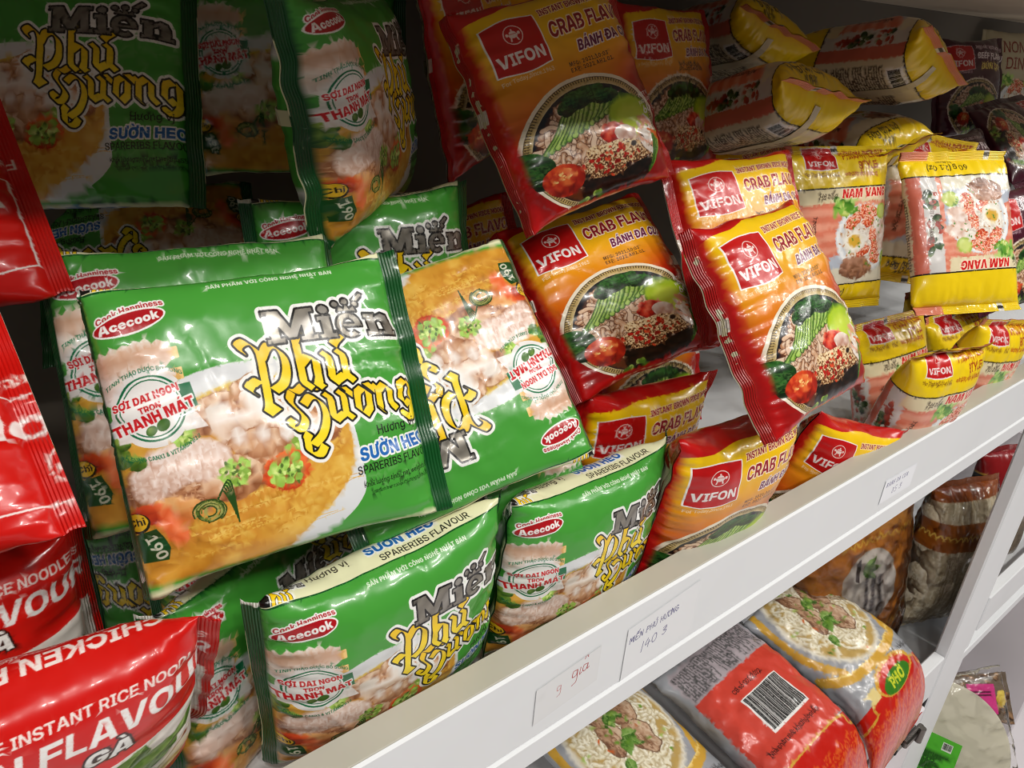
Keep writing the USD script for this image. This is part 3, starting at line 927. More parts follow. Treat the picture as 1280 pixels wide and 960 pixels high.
def shrimp_bowl(sh, cx, cy, rx, ry):
    sh.ell(cx, cy, rx, ry, C(.80, .83, .86))
    sh.ell(cx, cy, rx - 1.2, ry - 1.2, C(.93, .94, .94))
    sh.ell(cx, cy, rx - 7, ry - 7, C(.72, .76, .80), 0, .8)
    sh.ell(cx, cy, rx - 9, ry - 9, C(.90, .88, .84), 0, .6)
    r = np.random.RandomState(33)
    for i in range(150):
        t, q = r.rand() * 6.283, r.rand() ** .5
        x, y = cx + (rx - 18) * q * math.cos(t), cy + (ry - 18) * q * math.sin(t)
        a, l = r.rand() * 6.3, r.uniform(8, 18)
        p = curve([(x, y), (x + l * .4 * math.cos(a), y + l * .4 * math.sin(a) + 2), (x + l * .8 * math.cos(a + .6), y + l * .8 * math.sin(a + .6))], 5)
        if (np.hypot((p[:, 0] - cx) / (rx - 8), (p[:, 1] - cy) / (ry - 8)) > 1).any():
            continue
        sh.line(p, 2.2, C(.74, .68, .62), .2)
        sh.line(p, 1.5, C(.95, .93, .89), .2)
    sh.blob(cx - 12, cy + 34, 24, 14, [(.44, .28, .20), (.60, .42, .32), (.70, .52, .42)], .2, 3, t=FIBRE)
    for x, y in ((14, 10), (10, -2), (16, 22), (-4, 14), (-14, -26), (-4, -32), (8, -30), (-20, -18), (2, -20)):
        sh.blob(cx + x, cy + y, 9.5, 7, [(.70, .20, .08), (.88, .36, .18), (.93, .58, .42), (.96, .82, .74)], r.rand() * 3, int(50 + x), amp=.5, t=FINE, rough=.25)
    for x, y in ((34, -14), (26, -4), (30, 6)):
        sh.blob(cx + x, cy + y, 12, 8, [(.78, .62, .54), (.90, .80, .74), (.95, .90, .87)], .4, int(70 + x))
    sh.ell(cx - 16, cy + 4, 15, 12.5, C(.88, .86, .80), .3, .2)
    sh.ell(cx - 16, cy + 3.4, 13.5, 11, C(.95, .94, .90), .3, .4)
    sh.ell(cx - 16, cy + 3.4, 8.6, 7.4, C(.84, .66, .22), .3, .5)
    for x, y in ((24, -30), (-30, -34), (36, 24)):
        sh.ell(cx + x, cy + y, 10, 9, C(.58, .70, .18), .3, .3)
        sh.ell(cx + x, cy + y, 8.2, 7.2, C(.80, .85, .48), .3, .6)
    for i in range(22):
        x, y = cx - 32 + r.uniform(-12, 14), cy - 38 + r.uniform(-9, 9)
        sh.ell(x, y, r.uniform(3, 7), r.uniform(2, 4), [C(.34, .58, .16), C(.52, .72, .28), C(.20, .42, .10), C(.70, .82, .46)][i % 4], r.rand() * 3, .3)
    for i in range(60):
        t, q = r.rand() * 6.283, r.rand() ** .5
        sh.ell(cx + 40 * q * math.cos(t), cy + 36 * q * math.sin(t), 1.3, .7, [C(.30, .52, .14), C(.72, .5, .3)][i % 2], r.rand() * 3)


def sheet_pink(plain=False):
    """Sealed at the label's top and bottom: drawn upright (300 round, 190 from crimp to crimp), then turned."""
    PINK, YE, CR = C(.84, .48, .38), C(.93, .80, .06), C(.84, .80, .68)
    sh = Sheet(300, 190, 5, PINK)

    def rays(a, b):
        t = np.arctan2(b - 80, a - 330)
        k = np.clip(np.sin(t * 90) * 2.2 + .4, 0, 1)[..., None]
        return C(.84, .47, .37) * (1 - k) + C(.89, .60, .50) * k
    sh.poly([(-1, -1), (301, -1), (301, 191), (-1, 191)], rays)
    # back: cream with fine print, salmon stripe, a window of greens
    for x0, x1 in ((-1, 52), (262, 301)):
        sh.poly([(x0, 40), (x1, 40), (x1, 191), (x0, 191)], CR)
    sh.lines_of_text(4, 52, 40, 86, 3.2, 1.4, C(.26, .22, .18), 15)
    sh.lines_of_text(266, 52, 28, 86, 3.2, 1.4, C(.26, .22, .18), 16)
    sh.barcode(8, 142, 30, 16, 3)
    sh.text('HỦ TIẾU', 24, 49, 7, C(.62, .08, .06), 800, .8, .1, 0, anchor='m')
    for x0, x1 in ((52, 68), (246, 262)):
        sh.poly([(x0, 40), (x1, 40), (x1, 191), (x0, 191)], C(.80, .42, .34))
    for x0, x1 in ((68, 90), (228, 246)):
        sh.poly([(x0, 40), (x1, 40), (x1, 191), (x0, 191)], C(.82, .81, .80))
        r = np.random.RandomState(int(x0))
        for i in range(40):
            y = r.uniform(70, 140)
            sh.blob((x0 + x1) / 2 + r.uniform(-7, 7), y, r.uniform(2, 6), r.uniform(2, 5), [[(.05, .12, .04), (.14, .28, .10), (.42, .5, .30)], [(.7, .7, .66), (.9, .9, .87)], [(.5, .12, .08), (.74, .3, .2)]][r.randint(3)], r.rand() * 3, i)
    # front
    sh.poly([(86, 50), (222, 46), (222, 62), (86, 67)], C(.88, .83, .68))
    sh.poly([(86, 148), (120, 132), (222, 120), (222, 170), (86, 170)], C(.70, .73, .78))
    sh.poly([(86, 143), (222, 136), (222, 158), (86, 160)], C(.86, .84, .76))
    sh.poly([(222, 96), (222, 140), (150, 144), (128, 128)], C(.70, .73, .78))
    shrimp_bowl(sh, 178, 106, 42, 40)
    sh.poly([(-1, -1), (301, -1), (301, 46), (222, 46), (86, 50), (-1, 46)], YE)
    sh.line([(-1, 46), (86, 50), (222, 46), (301, 46)], 1.8, C(.10, .07, .05))
    sh.poly([(-1, 161), (86, 161), (222, 157), (301, 161), (301, 191), (-1, 191)], YE)
    sh.line([(-1, 161), (86, 161), (222, 157), (301, 161)], 1.8, C(.10, .07, .05))
    if not plain:
        vifon(sh, 98, 3, 42, 24, today=C(.45, .28, .05))
        DR = C(.60, .10, .04)
        sh.text('"PHNOM PENH"', 146, 17, 8.5, DR, 700, .78, .1, 3)
        sh.text('STYLE', 170, 28, 8.5, DR, 700, .8, .1, 3)
        sh.text('INSTANT RICE NOODLES', 150, 35, 3.4, DR, 600, .8)
    sh.text('Hủ tiếu', 112, 61.5, 6.5, C(.25, .2, .15), 500, .8, .25, 2)
    sh.text('NAM VANG', 142, 60.5, 10.0, C(.80, .05, .06), 900, .84, .16, 2, .6, C(.98, .90, .80))
    gx = 208 if plain else 132
    sh.text('60 g (2.1 Oz)', gx, 172, 7, C(.14, .12, .06), 600, .9, .1, anchor='m')
    sh.text('NET WEIGHT', gx, 178, 2.8, C(.14, .12, .06), 600, .9, anchor='m')
    sh.text('MFG: 03.10.2021', 238 if plain else 106, 128, 4, C(.28, .16, .12), 700, .9, 0, 84, track=.4)
    for y0, y1 in ((-1, 10), (180, 191)):
        sh.poly([(-1, y0), (84, y0), (84, y1), (-1, y1)], PINK)
        sh.poly([(226, y0), (301, y0), (301, y1), (226, y1)], PINK)
        for x in (18, 140):
            sh.poly([(x, y0), (x + 9, y0), (x + 9, y1), (x, y1)], C(.86, .85, .84))
            sh.poly([(x, y0 + 4), (x + 9, y0 + 4), (x + 9, y0 + 8), (x, y0 + 8)], BLK)
    im, fo, s = sh.done()
    if plain:
        im, fo = np.roll(im, -int(40 * s), 1), np.roll(fo, -int(40 * s), 1)
    return np.ascontiguousarray(im.transpose(1, 0, 2)[:, ::-1]), np.ascontiguousarray(fo.T[:, ::-1]), s


def sheet_pinkplain():
    return sheet_pink(True)


def leaf(sh, x, y, l, w, a, seed=0):
    c, s = math.cos(a), math.sin(a)
    P = lambda u, v: (x + u * c - v * s, y + u * s + v * c)
    up = [P(l * t, -w * math.sin(math.pi * t ** .8) * (1 + .06 * math.sin(t * 50))) for t in np.linspace(0, 1, 24)]
    lo = [P(l * t, w * math.sin(math.pi * t ** .8) * (1 + .06 * math.sin(t * 47))) for t in np.linspace(1, 0, 24)]
    g = ramp(C(.12, .26, .05), C(.26, .44, .12), C(.42, .58, .24), C(.60, .70, .42))
    sh.poly(up + lo, lambda aa, b: g(.45 + .10 * tex(MID, *aa.shape, seed) + .35 * np.sign((aa - x) * s - (b - y) * c) * .5), .15)
    sh.line([P(0, 0), P(l * .95, 0)], .7, C(.62, .72, .44), .15)
    for k in range(1, 7):
        t = k / 7.5
        for q in (-1, 1):
            sh.line([P(l * t, 0), P(l * (t + .16), q * w * .8 * math.sin(math.pi * min(1, t + .12)))], .4, C(.52, .64, .34), .15)


def sheet_red():
    R = C(.78, .07, .05)
    sh = Sheet(VW, VH, 5, R)
    back_of_vifon(sh, 0, VF - 66, C(.84, .80, .70), C(.3, .2, .14), 'C', True, 31)
    sh.poly([(9, VF - 62), (120, VF - 62), (120, VF - 44), (9, VF - 44)], C(.82, .70, .64))
    sh.lines_of_text(12, VF - 60, 100, 14, 2.6, 1.0, C(.45, .25, .2), 5)
    # heading of the back, upside down above the front
    up = Sheet(150, 24, 5, R)
    up.text('CHICKEN FLAVOUR', 75, 14, 10, C(.92, .88, .86), 800, .92, .1, 0, anchor='m')
    up.text('VIETNAMESE STYLE INSTANT RICE NOODLES', 75, 21, 3.4, C(.92, .85, .82), 700, .9, anchor='m')
    sh.put(np.ones((120, 750), np.float32), 9 * 5, (VF - 42) * 5, up.im[::-1, ::-1])
    F = VF
    sh.text('VIETNAMESE STYLE INSTANT RICE NOODLES', 84, F + 8, 6.0, C(.94, .90, .88), 700, .86, .12, 0, anchor='m')
    sh.text('CHICKEN FLAVOUR', 84, F + 27, 14.5, WHT, 800, .84, .16, 0, anchor='m')
    sh.text('PHỞ', 62, F + 45, 10.5, WHT, 900, 1.0, .2, 0, 1.1, C(.16, .05, .04), 'm')
    sh.text('GÀ', 112, F + 42, 10.5, WHT, 900, 1.0, .2, 0, 1.1, C(.16, .05, .04), 'm')
    rim = curve([(9, F + 94), (30, F + 74), (60, F + 60), (100, F + 51), (140, F + 48), (163, F + 48)], 8)
    sh.poly(list(rim) + [(163, F + 130), (9, F + 130)], C(.90, .88, .85))
    sh.poly([(9, F + 122), (163, F + 122), (163, F + 176), (9, F + 176)], R)
    for x, y, l, w, a, k in ((58, F + 92, 50, 15, -.5, 1), (104, F + 84, 40, 17, -1.0, 2), (112, F + 88, 48, 16, -.4, 3), (48, F + 100, 44, 13, -.2, 4), (86, F + 98, 50, 14, .2, 5)):
        leaf(sh, x, y, l, w, a, k)
    sh.blob(112, F + 122, 40, 14, [(.74, .60, .28), (.86, .76, .46), (.94, .88, .68)], -.1, 6)
    for k in range(8):
        sh.line(curve([(70, F + 120 + k), (90, F + 108 + k * 1.4), (120, F + 104 + k * 2), (150, F + 108 + k * 2)], 6), 1.8, C(.93, .90, .82), .2)
    sh.line([(104, F + 122), (150, F + 108)], 2.2, C(.52, .26, .12), .2)
    for y in (F - 67, F + 236):
        sh.poly([(-1, y), (VW + 1, y), (VW + 1, y + 3), (-1, y + 3)], C(.78, .58, .18))
    sh.poly([(-1, F + 239), (VW + 1, F + 239), (VW + 1, VH + 1), (-1, VH + 1)], C(.84, .80, .70))
    return sh.done()


def sheet_redlogo(bx0=12):
    """The plain face of the chicken packet: the outlined logo, the date line, weight and a round mark."""
    R = C(.78, .07, .05)
    bx = 32 if bx0 < 0 else 128
    sh = Sheet(VW, VH, 5, R)
    F = VF
    back_of_vifon(sh, 0, F - 66, C(.84, .80, .70), C(.3, .2, .14), 'C', True, 31)
    sh.poly([(9, F - 40), (159, F - 40), (159, F - 14), (9, F - 14)], R)
    vifon(sh, bx0, F + 6, 90, 62, red=R, today=None)
    sh.text('For Today Since 1963', bx0 + 45, F + 86, 7.5, C(.93, .88, .85), 700, .95, anchor='m')
    sh.ell(bx, F + 118, 10, 10, C(.92, .90, .88))
    sh.ell(bx, F + 118, 9, 9, C(.12, .16, .14))
    sh.ell(bx, F + 118, 8.2, 8.2, C(.92, .90, .88))
    sh.ell(bx, F + 118, 5.4, 5.4, C(.80, .82, .78))
    leaf(sh, bx - 5, F + 121, 10, 2.6, -.6, 9)
    sh.text('TRỌNG LƯỢNG TỊNH', bx + 20, F + 138, 5, C(.93, .88, .85), 600, .9, anchor='m')
    sh.text('NET WEIGHT: 60 g (2.1 Oz)', bx + 26, F + 150, 7.5, C(.93, .88, .85), 700, .88, anchor='m')
    for y in (F - 67, F + 164):
        sh.poly([(-1, y), (VW + 1, y), (VW + 1, y + 5), (-1, y + 5)], C(.78, .58, .14))
    sh.poly([(-1, F + 169), (VW + 1, F + 169), (VW + 1, F + 178), (-1, F + 178)], C(.86, .70, .16))
    sh.poly([(-1, F + 239), (VW + 1, F + 239), (VW + 1, VH + 1), (-1, VH + 1)], C(.84, .80, .70))
    return sh.done()


def sheet_redshift():
    return sheet_redlogo(-52)


def sheet_purple():
    M = C(.26, .05, .13)
    sh = Sheet(VW, VH, 4, M)
    back_of_vifon(sh, 0, VF - 50, C(.42, .40, .40), C(.8, .8, .8), 'B', True, 51)
    sh.poly([(9, VF - 34), (160, VF - 34), (160, VF - 22), (9, VF - 22)], C(.80, .78, .78))
    sh.lines_of_text(12, VF - 32, 140, 9, 3, 1.2, C(.35, .2, .25), 5)
    vifon(sh, 18, VF + 8, 58, 46, today=C(.85, .8, .8))
    sh.text('INSTANT RICE NOODLES', 84, VF + 14, 6, C(.9, .85, .85), 700, .8, .1)
    sh.text('BEEF FLAVOUR', 84, VF + 34, 12, C(.93, .9, .9), 900, .72, .15)
    sh.text('BÚN BÒ', 92, VF + 54, 12, C(.93, .86, .4), 900, .85, .15, 0, 1, C(.3, .05, .05))
    crab_bowl(sh, 84, VF + 128, 62, 58)
    sh.poly([(-1, VF + 176), (VW + 1, VF + 176), (VW + 1, VF + 200), (-1, VF + 200)], M)
    sh.poly([(-1, VF + 230), (VW + 1, VF + 230), (VW + 1, VH + 1), (-1, VH + 1)], C(.42, .40, .40))
    return sh.done()


def sheet_pho(back=False):
    """Long rice noodle bag: a picture between gold ribbons on grey, the end red with a gold pattern, the bar code on the wrap. 290 long, 380 round."""
    W, H = 290, 380
    R, GO, GR = C(.74, .10, .05), C(.80, .62, .22), C(.60, .61, .63)
    sh = Sheet(W, H, 4, GR)
    r = np.random.RandomState(8)
    if not back:
        # picture of noodles, beef and herbs
        sh.ell(70, 190, 84, 74, C(.86, .84, .78), 0, .5)
        sh.ell(70, 190, 78, 68, C(.72, .60, .34), 0, 1)
        for i in range(170):
            t, q = r.rand() * 6.283, r.rand() ** .5
            x, y = 70 + 62 * q * math.cos(t), 190 + 54 * q * math.sin(t)
            a, l = r.rand() * 6.3, r.uniform(20, 44)
            k = r.uniform(-1.4, 1.4)
            p = curve([(x, y), (x + l * .4 * math.cos(a), y + l * .4 * math.sin(a)), (x + l * .75 * math.cos(a + k), y + l * .75 * math.sin(a + k)), (x + l * math.cos(a + 1.6 * k), y + l * math.sin(a + 1.6 * k))], 7)
            if (np.hypot((p[:, 0] - 70) / 76, (p[:, 1] - 190) / 66) > 1).any():
                continue
            sh.line(p, 5.6, C(.60, .52, .36), .4)
            sh.line(p, 4.4, C(.90, .87, .76), .4)
            sh.line(p + (0, -.9), 1.2, C(.96, .95, .90), .5)
        for x, y, a, b, t in ((52, 170, 26, 17, .4), (92, 178, 24, 18, -.3), (70, 208, 26, 15, .2), (38, 204, 18, 13, -.5)):
            sh.blob(x, y, a, b, [(.42, .28, .20), (.60, .45, .34), (.72, .58, .46), (.80, .70, .60)], t, int(x), t=FIBRE, rough=.2, edge=C(.40, .28, .2))
        for x, y, l, w, a in ((76, 196, 26, 9, -.4), (80, 196, 24, 8, .5), (78, 198, 22, 8, -1.3), (44, 190, 22, 8, .2), (46, 190, 20, 7, -.9), (100, 214, 20, 7, .3)):
            leaf(sh, x, y, l, w, a, int(l))
        for i in range(40):
            x, y = 70 + r.randn() * 34, 190 + r.randn() * 28
            sh.ell(x, y, r.uniform(1.5, 4.5), r.uniform(1, 2.4), [C(.40, .56, .18), C(.62, .72, .36), C(.20, .36, .10), C(.80, .36, .12)][r.choice(4, p=[.4, .3, .2, .1])], r.rand() * 3, .3)
    # gold ribbons
    for off, w in (() if back else ((0, 13), )):
        sh.line(curve([(128, 96), (152, 130), (160, 190), (152, 250), (128, 284)], 10), w, GO)
        sh.line(curve([(-4, 118), (40, 106), (96, 108), (150, 132)], 10), w * .8, GO)
        sh.line(curve([(-4, 262), (40, 274), (96, 272), (150, 248)], 10), w * .8, GO)
        sh.line(curve([(124, 98), (147, 132), (154, 190), (147, 248), (124, 282)], 10), 1.4, C(.93, .82, .5))
    sh.text('Bò trộn, phở bò và các món nước', 172, 176, 5, C(.2, .2, .2), 600, .9, 0, 84)
    # red end with the pattern
    sh.poly([(190, -1), (W + 1, -1), (W + 1, H + 1), (190, H + 1)], R)
    for y in np.arange(6, H, 13):
        for x in np.arange(214, 284, 12):
            o = 6 if int(y / 13) % 2 else 0
            for k in (-1, 1):
                sh.line(curve([(x + o - 5, y), (x + o - 1.5, y + k * 5.4), (x + o + 3, y + k * 2.6)], 5), 1.1, C(.84, .36, .12), .1)
            sh.ell(x + o - 2.2, y, 1.6, 1.2, C(.82, .32, .10), 0, .1)
    for y in (40, 150, 230, 340):
        pass
    sh.line(curve([(190, -2), (190, 60), (204, 74), (204, 120), (190, 134), (190, 246), (204, 260), (204, 306), (190, 320), (190, 382)], 8), 3.4, GO)
    if not back:
        # badge across the line
        sh.ell(186, 190, 20, 46, GO)
        sh.ell(188, 190, 16, 40, R)
        sh.text('TRUYỀN THỐNG', 178, 190, 5, C(.74, .20, .06), 800, .95, 0, 90, anchor='m')
        sh.ell(193, 190, 12, 34, C(.20, .46, .10))
        sh.text('PHỞ', 199, 190, 13, C(.80, .82, .20), 900, .9, 0, 90, anchor='m')
        sh.poly([(178, 236), (192, 236), (192, 258), (185, 252), (178, 258)], C(.86, .78, .52))
    # wrap with the bar code
    sh.poly([(60, 12), (190, 12), (190, 82), (60, 82)], C(.78, .30, .24))
    sh.poly([(60, 12), (76, 12), (76, 82), (60, 82)], C(.66, .64, .66))
    sh.lines_of_text(62, 16, 12, 60, 3, 1.2, C(.3, .3, .3), 4)
    sh.barcode(96, 22, 46, 50, 12, rot=True)
    sh.text('CB số 001/2022', 90, 74, 4.4, C(.1, .05, .05), 600, .9, 0, 90)
    sh.text('Nhà phân phối: khu thực phẩm số 8', 154, 78, 4.0, C(.1, .05, .05), 600, .9, 0, 90)
    sh.poly([(60, 300), (190, 300), (190, 368), (60, 368)], C(.78, .30, .24))
    sh.barcode(96, 308, 46, 50, 12, rot=True)
    if back:
        sh.poly([(20, 110), (188, 110), (188, 270), (20, 270)], C(.80, .26, .20))
        sh.poly([(20, 110), (70, 110), (70, 270), (20, 270)], C(.66, .62, .64))
        sh.lines_of_text(26, 116, 40, 150, 4, 1.6, C(.3, .3, .3), 4)
        sh.barcode(104, 150, 50, 72, 12, rot=True)
        sh.text('CB số 001/2022', 94, 222, 6, C(.1, .05, .05), 600, .9, 0, 90)
        sh.text('Nhà phân phối: khu thực phẩm', 170, 250, 5.6, C(.1, .05, .05), 600, .9, 0, 90)
    for a, b in ((-1, 10), (280, 291)):
        sh.poly([(a, -1), (b, -1), (b, H + 1), (a, H + 1)], R if a > 0 else GR)
    for y in range(0, 380, 5):
        sh.line([(276, y), (278.5, y + 3)], .8, C(.82, .3, .12))
    return sh.done()


def sheet_phoback():
    return sheet_pho(True)


def sheet_brown():
    """Brown film printed with a pale label."""
    W, H = 240, 360
    B = C(.70, .43, .16)
    sh = Sheet(W, H, 3, B)
    sh.poly([(-1, -1), (60, -1), (60, H + 1), (-1, H + 1)], C(.76, .52, .24))
    for x in (64, 176):
        for y in range(0, 360, 9):
            sh.line(curve([(x, y), (x + 5, y + 4), (x, y + 8)], 5), 1.8, C(.84, .66, .26))
    sh.ell(122, 176, 46, 36, C(.78, .75, .72))
    sh.lines_of_text(108, 162, 46, 20, 8, 4, C(.2, .16, .16), 2)
    for k in (-1, 0, 1):
        leaf(sh, 98, 186, 20, 5, -1.57 + k * .7, 3)
    sh.poly([(84, 190), (112, 190), (108, 196), (88, 196)], C(.22, .16, .16))
    sh.ell(180, 240, 26, 18, C(.74, .70, .66))
    sh.lines_of_text(84, 20, 80, 60, 4, 1.6, C(.36, .2, .08), 7)
    return sh.done()


def sheet_skein():
    """Pale rice vermicelli tied in a hank, seen through its bag; brown print at the neck."""
    W, H = 260, 330
    r = np.random.RandomState(6)
    sh = Sheet(W, H, 3, C(.78, .73, .62))
    for i in range(900):
        y = r.uniform(0, H)
        x0 = r.uniform(-10, W)
        sh.line(curve([(x0, y), (x0 + 25, y + r.uniform(-5, 5)), (x0 + 55, y + r.uniform(-6, 6))], 5), r.uniform(.8, 1.8), [C(.88, .84, .74), C(.66, .60, .48), C(.93, .91, .84)][r.randint(3)])
    sh.poly([(150, -1), (200, -1), (196, H + 1), (154, H + 1)], C(.58, .32, .10))
    for y in range(0, 330, 10):
        sh.line(curve([(172, y), (178, y + 5), (172, y + 10)], 5), 2.4, C(.90, .76, .36))
    sh.poly([(232, -1), (261, -1), (261, H + 1), (232, H + 1)], C(.55, .28, .09))
    return sh.done()


def sheet_darkhead():
    """A clear-fronted bag of grey noodles under a dark red header with a black and gold shield."""
    W, H = 260, 330
    r = np.random.RandomState(9)
    sh = Sheet(W, H, 3, C(.42, .37, .31))
    for i in range(500):
        y, x0 = r.uniform(0, H), r.uniform(0, 190)
        sh.line(curve([(x0, y), (x0 + 25, y + r.uniform(-8, 8)), (x0 + 55, y + r.uniform(-8, 8))], 5), r.uniform(.8, 2), [C(.50, .45, .38), C(.34, .29, .24)][r.randint(2)])
    sh.poly([(186, -1), (261, -1), (261, H + 1), (186, H + 1)], C(.48, .04, .06))
    for y in (82, 165, 248):
        sh.poly([(160, y - 30), (188, y - 36), (216, y - 14), (216, y + 14), (188, y + 36), (160, y + 30), (150, y)], C(.70, .54, .24))
        sh.poly([(163, y - 27), (187, y - 32), (212, y - 12), (212, y + 12), (187, y + 32), (163, y + 27), (154, y)], C(.06, .05, .05))
    sh.poly([(20, -1), (44, -1), (44, H + 1), (20, H + 1)], C(.40, .05, .06))
    return sh.done()


def sheet_cream():
    """Cream packet with red capitals and a bowl."""
    sh = Sheet(VW, VH, 4, C(.74, .70, .58))
    sh.text('NONG', 84, VF + 34, 22, C(.46, .10, .06), 500, .95, .1, 0, anchor='m')
    sh.text('DINH', 84, VF + 66, 22, C(.46, .10, .06), 500, .95, .1, 0, anchor='m')
    sh.ell(84, VF + 126, 56, 40, C(.40, .36, .20))
    shrimp_bowl(sh, 84, VF + 124, 48, 34)
    return sh.done()


# ---------------------------------------------------------------- bags: a sheet wrapped round a pillow, crimped at both ends
SHEETS = {}
SEEN = {'green': (-97, 62), 'crab': (-128, 88), 'red': (-135, 90), 'purple': (-100, 90), 'redlogo': (-100, 92), 'redshift': (-100, 92)}
BUDGET = {'green': 80, 'crab': 50, 'pink': 26, 'pinkplain': 26, 'red': 28, 'redlogo': 16, 'redshift': 16, 'pho': 42, 'phoback': 46, 'purple': 24}   # thousand points at full detail
TALL = {'green': 1.1, 'crab': .88, 'red': .93, 'redlogo': .9, 'redshift': .9, 'purple': .9}
LEVELS = {}


WIDE = {'pho': 1.2, 'phoback': 1.2, 'brown': 1.7, 'skein': 1.2, 'darkhead': 1.2}
TALL.update(WIDE)


def lin(c):
    return np.where(c < .04045, c / 12.92, ((c + .055) / 1.055) ** 2.4)


def sheet(kind):
    if kind not in SHEETS:
        SHEETS[kind] = globals()['sheet_' + kind]()
    return SHEETS[kind]


def level(kind, keep, a0, a1, drop=()):
    """Points on the sheet, dense where the print changes, and their triangles: (a, b in mm, triangles, colours, foil). keep: how much detail."""
    key = (kind, keep, a0, a1)
    wide = WIDE.get(kind, 1.0)
    a0, a1 = a0 / wide, a1 / wide
    if key in LEVELS:
        return LEVELS[key]
    im, fo, s = sheet(kind)
    H, W = im.shape[:2]
    q = np.random.RandomState(3)
    c0, c1 = int(round(a0 * s)), int(round(a1 * s))
    part = im[:, c0:c1]
    if keep < 1:
        part = ndimage.gaussian_filter(part, (.45 / keep, .45 / keep, 0))
    m = np.abs(part - ndimage.gaussian_filter(part, (.9, .9, 0))).max(2)
    y = (np.arange(H) + .5) / s - H / s / 2
    lo, hi = SEEN.get(kind, (-1e3, 1e3))
    m = m * np.where((y > lo) & (y < hi), 1.0, .04)[:, None]
    want = BUDGET.get(kind, 20) * 1000 * keep ** 2.6 * (a1 - a0) / (W / s)
    w = np.clip(m - .008, 0, 1) ** 1.5
    c_lo, c_hi = .01, 1e5
    for _ in range(26):
        c = math.sqrt(c_lo * c_hi)
        c_lo, c_hi = (c, c_hi) if np.minimum(c * w, 1).sum() < want else (c_lo, c)
    on = q.rand(*m.shape) < np.minimum(c * w, 1)
    step = max(2, int(round((3.0 if keep >= 1 else 4.2) * s)))
    gy, gx = np.mgrid[step // 2:H:step, step // 2:c1 - c0:step]
    on[np.clip(gy + q.randint(-2, 3, gy.shape), 0, H - 1), np.clip(gx + q.randint(-2, 3, gx.shape), 0, c1 - c0 - 1)] = True
    on[:2] = on[-2:] = False
    on[:, :2] = on[:, -2:] = False
    yy, xx = np.nonzero(on)
    n1, n2 = int((a1 - a0) / 1.5) + 1, int(H / s / 1.5) + 1
    ea, eb = np.linspace(a0 * s, a1 * s, n1), np.linspace(0, H, n2)
    pa = np.concatenate([c0 + xx + .5, ea, ea, np.full(n2 - 2, a0 * s), np.full(n2 - 2, a1 * s)])
    pb = np.concatenate([yy + .5, np.zeros(n1), np.full(n1, H), eb[1:-1], eb[1:-1]])
    tri = spatial.Delaunay(np.stack([pa, pb], 1)).simplices
    v = np.stack([pa, pb], 1)[tri]
    ar = np.cross(v[:, 1] - v[:, 0], v[:, 2] - v[:, 0])
    tri = np.where((ar < 0)[:, None], tri[:, [0, 2, 1]], tri)[np.abs(ar) > 1e-6]
    iy, ix = np.clip(pb.astype(int), 0, H - 1), np.clip(pa.astype(int), 0, W - 1)
    iy, ix = np.where(pb >= H, H - 1, iy), np.clip(ix, c0, c1 - 1)
    src = im if keep >= 1 else ndimage.gaussian_filter(im, (.4 / keep, .4 / keep, 0))
    LEVELS[key] = ((pa / s - W / s / 2) * wide, (H / s / 2 - pb / s) * TALL.get(kind, 1), tri[:, ::-1], lin(src[iy, ix]), fo[iy, ix], W / s, H / s)
    return LEVELS[key]


def rotvec(r):
    t = np.linalg.norm(r)
    if t < 1e-9:
        return np.eye(3)
    k = np.array(r) / t
    K = np.array([[0, -k[2], k[1]], [k[2], 0, -k[0]], [-k[1], k[0], 0]])
    return np.eye(3) + math.sin(t) * K + (1 - math.cos(t)) * K @ K


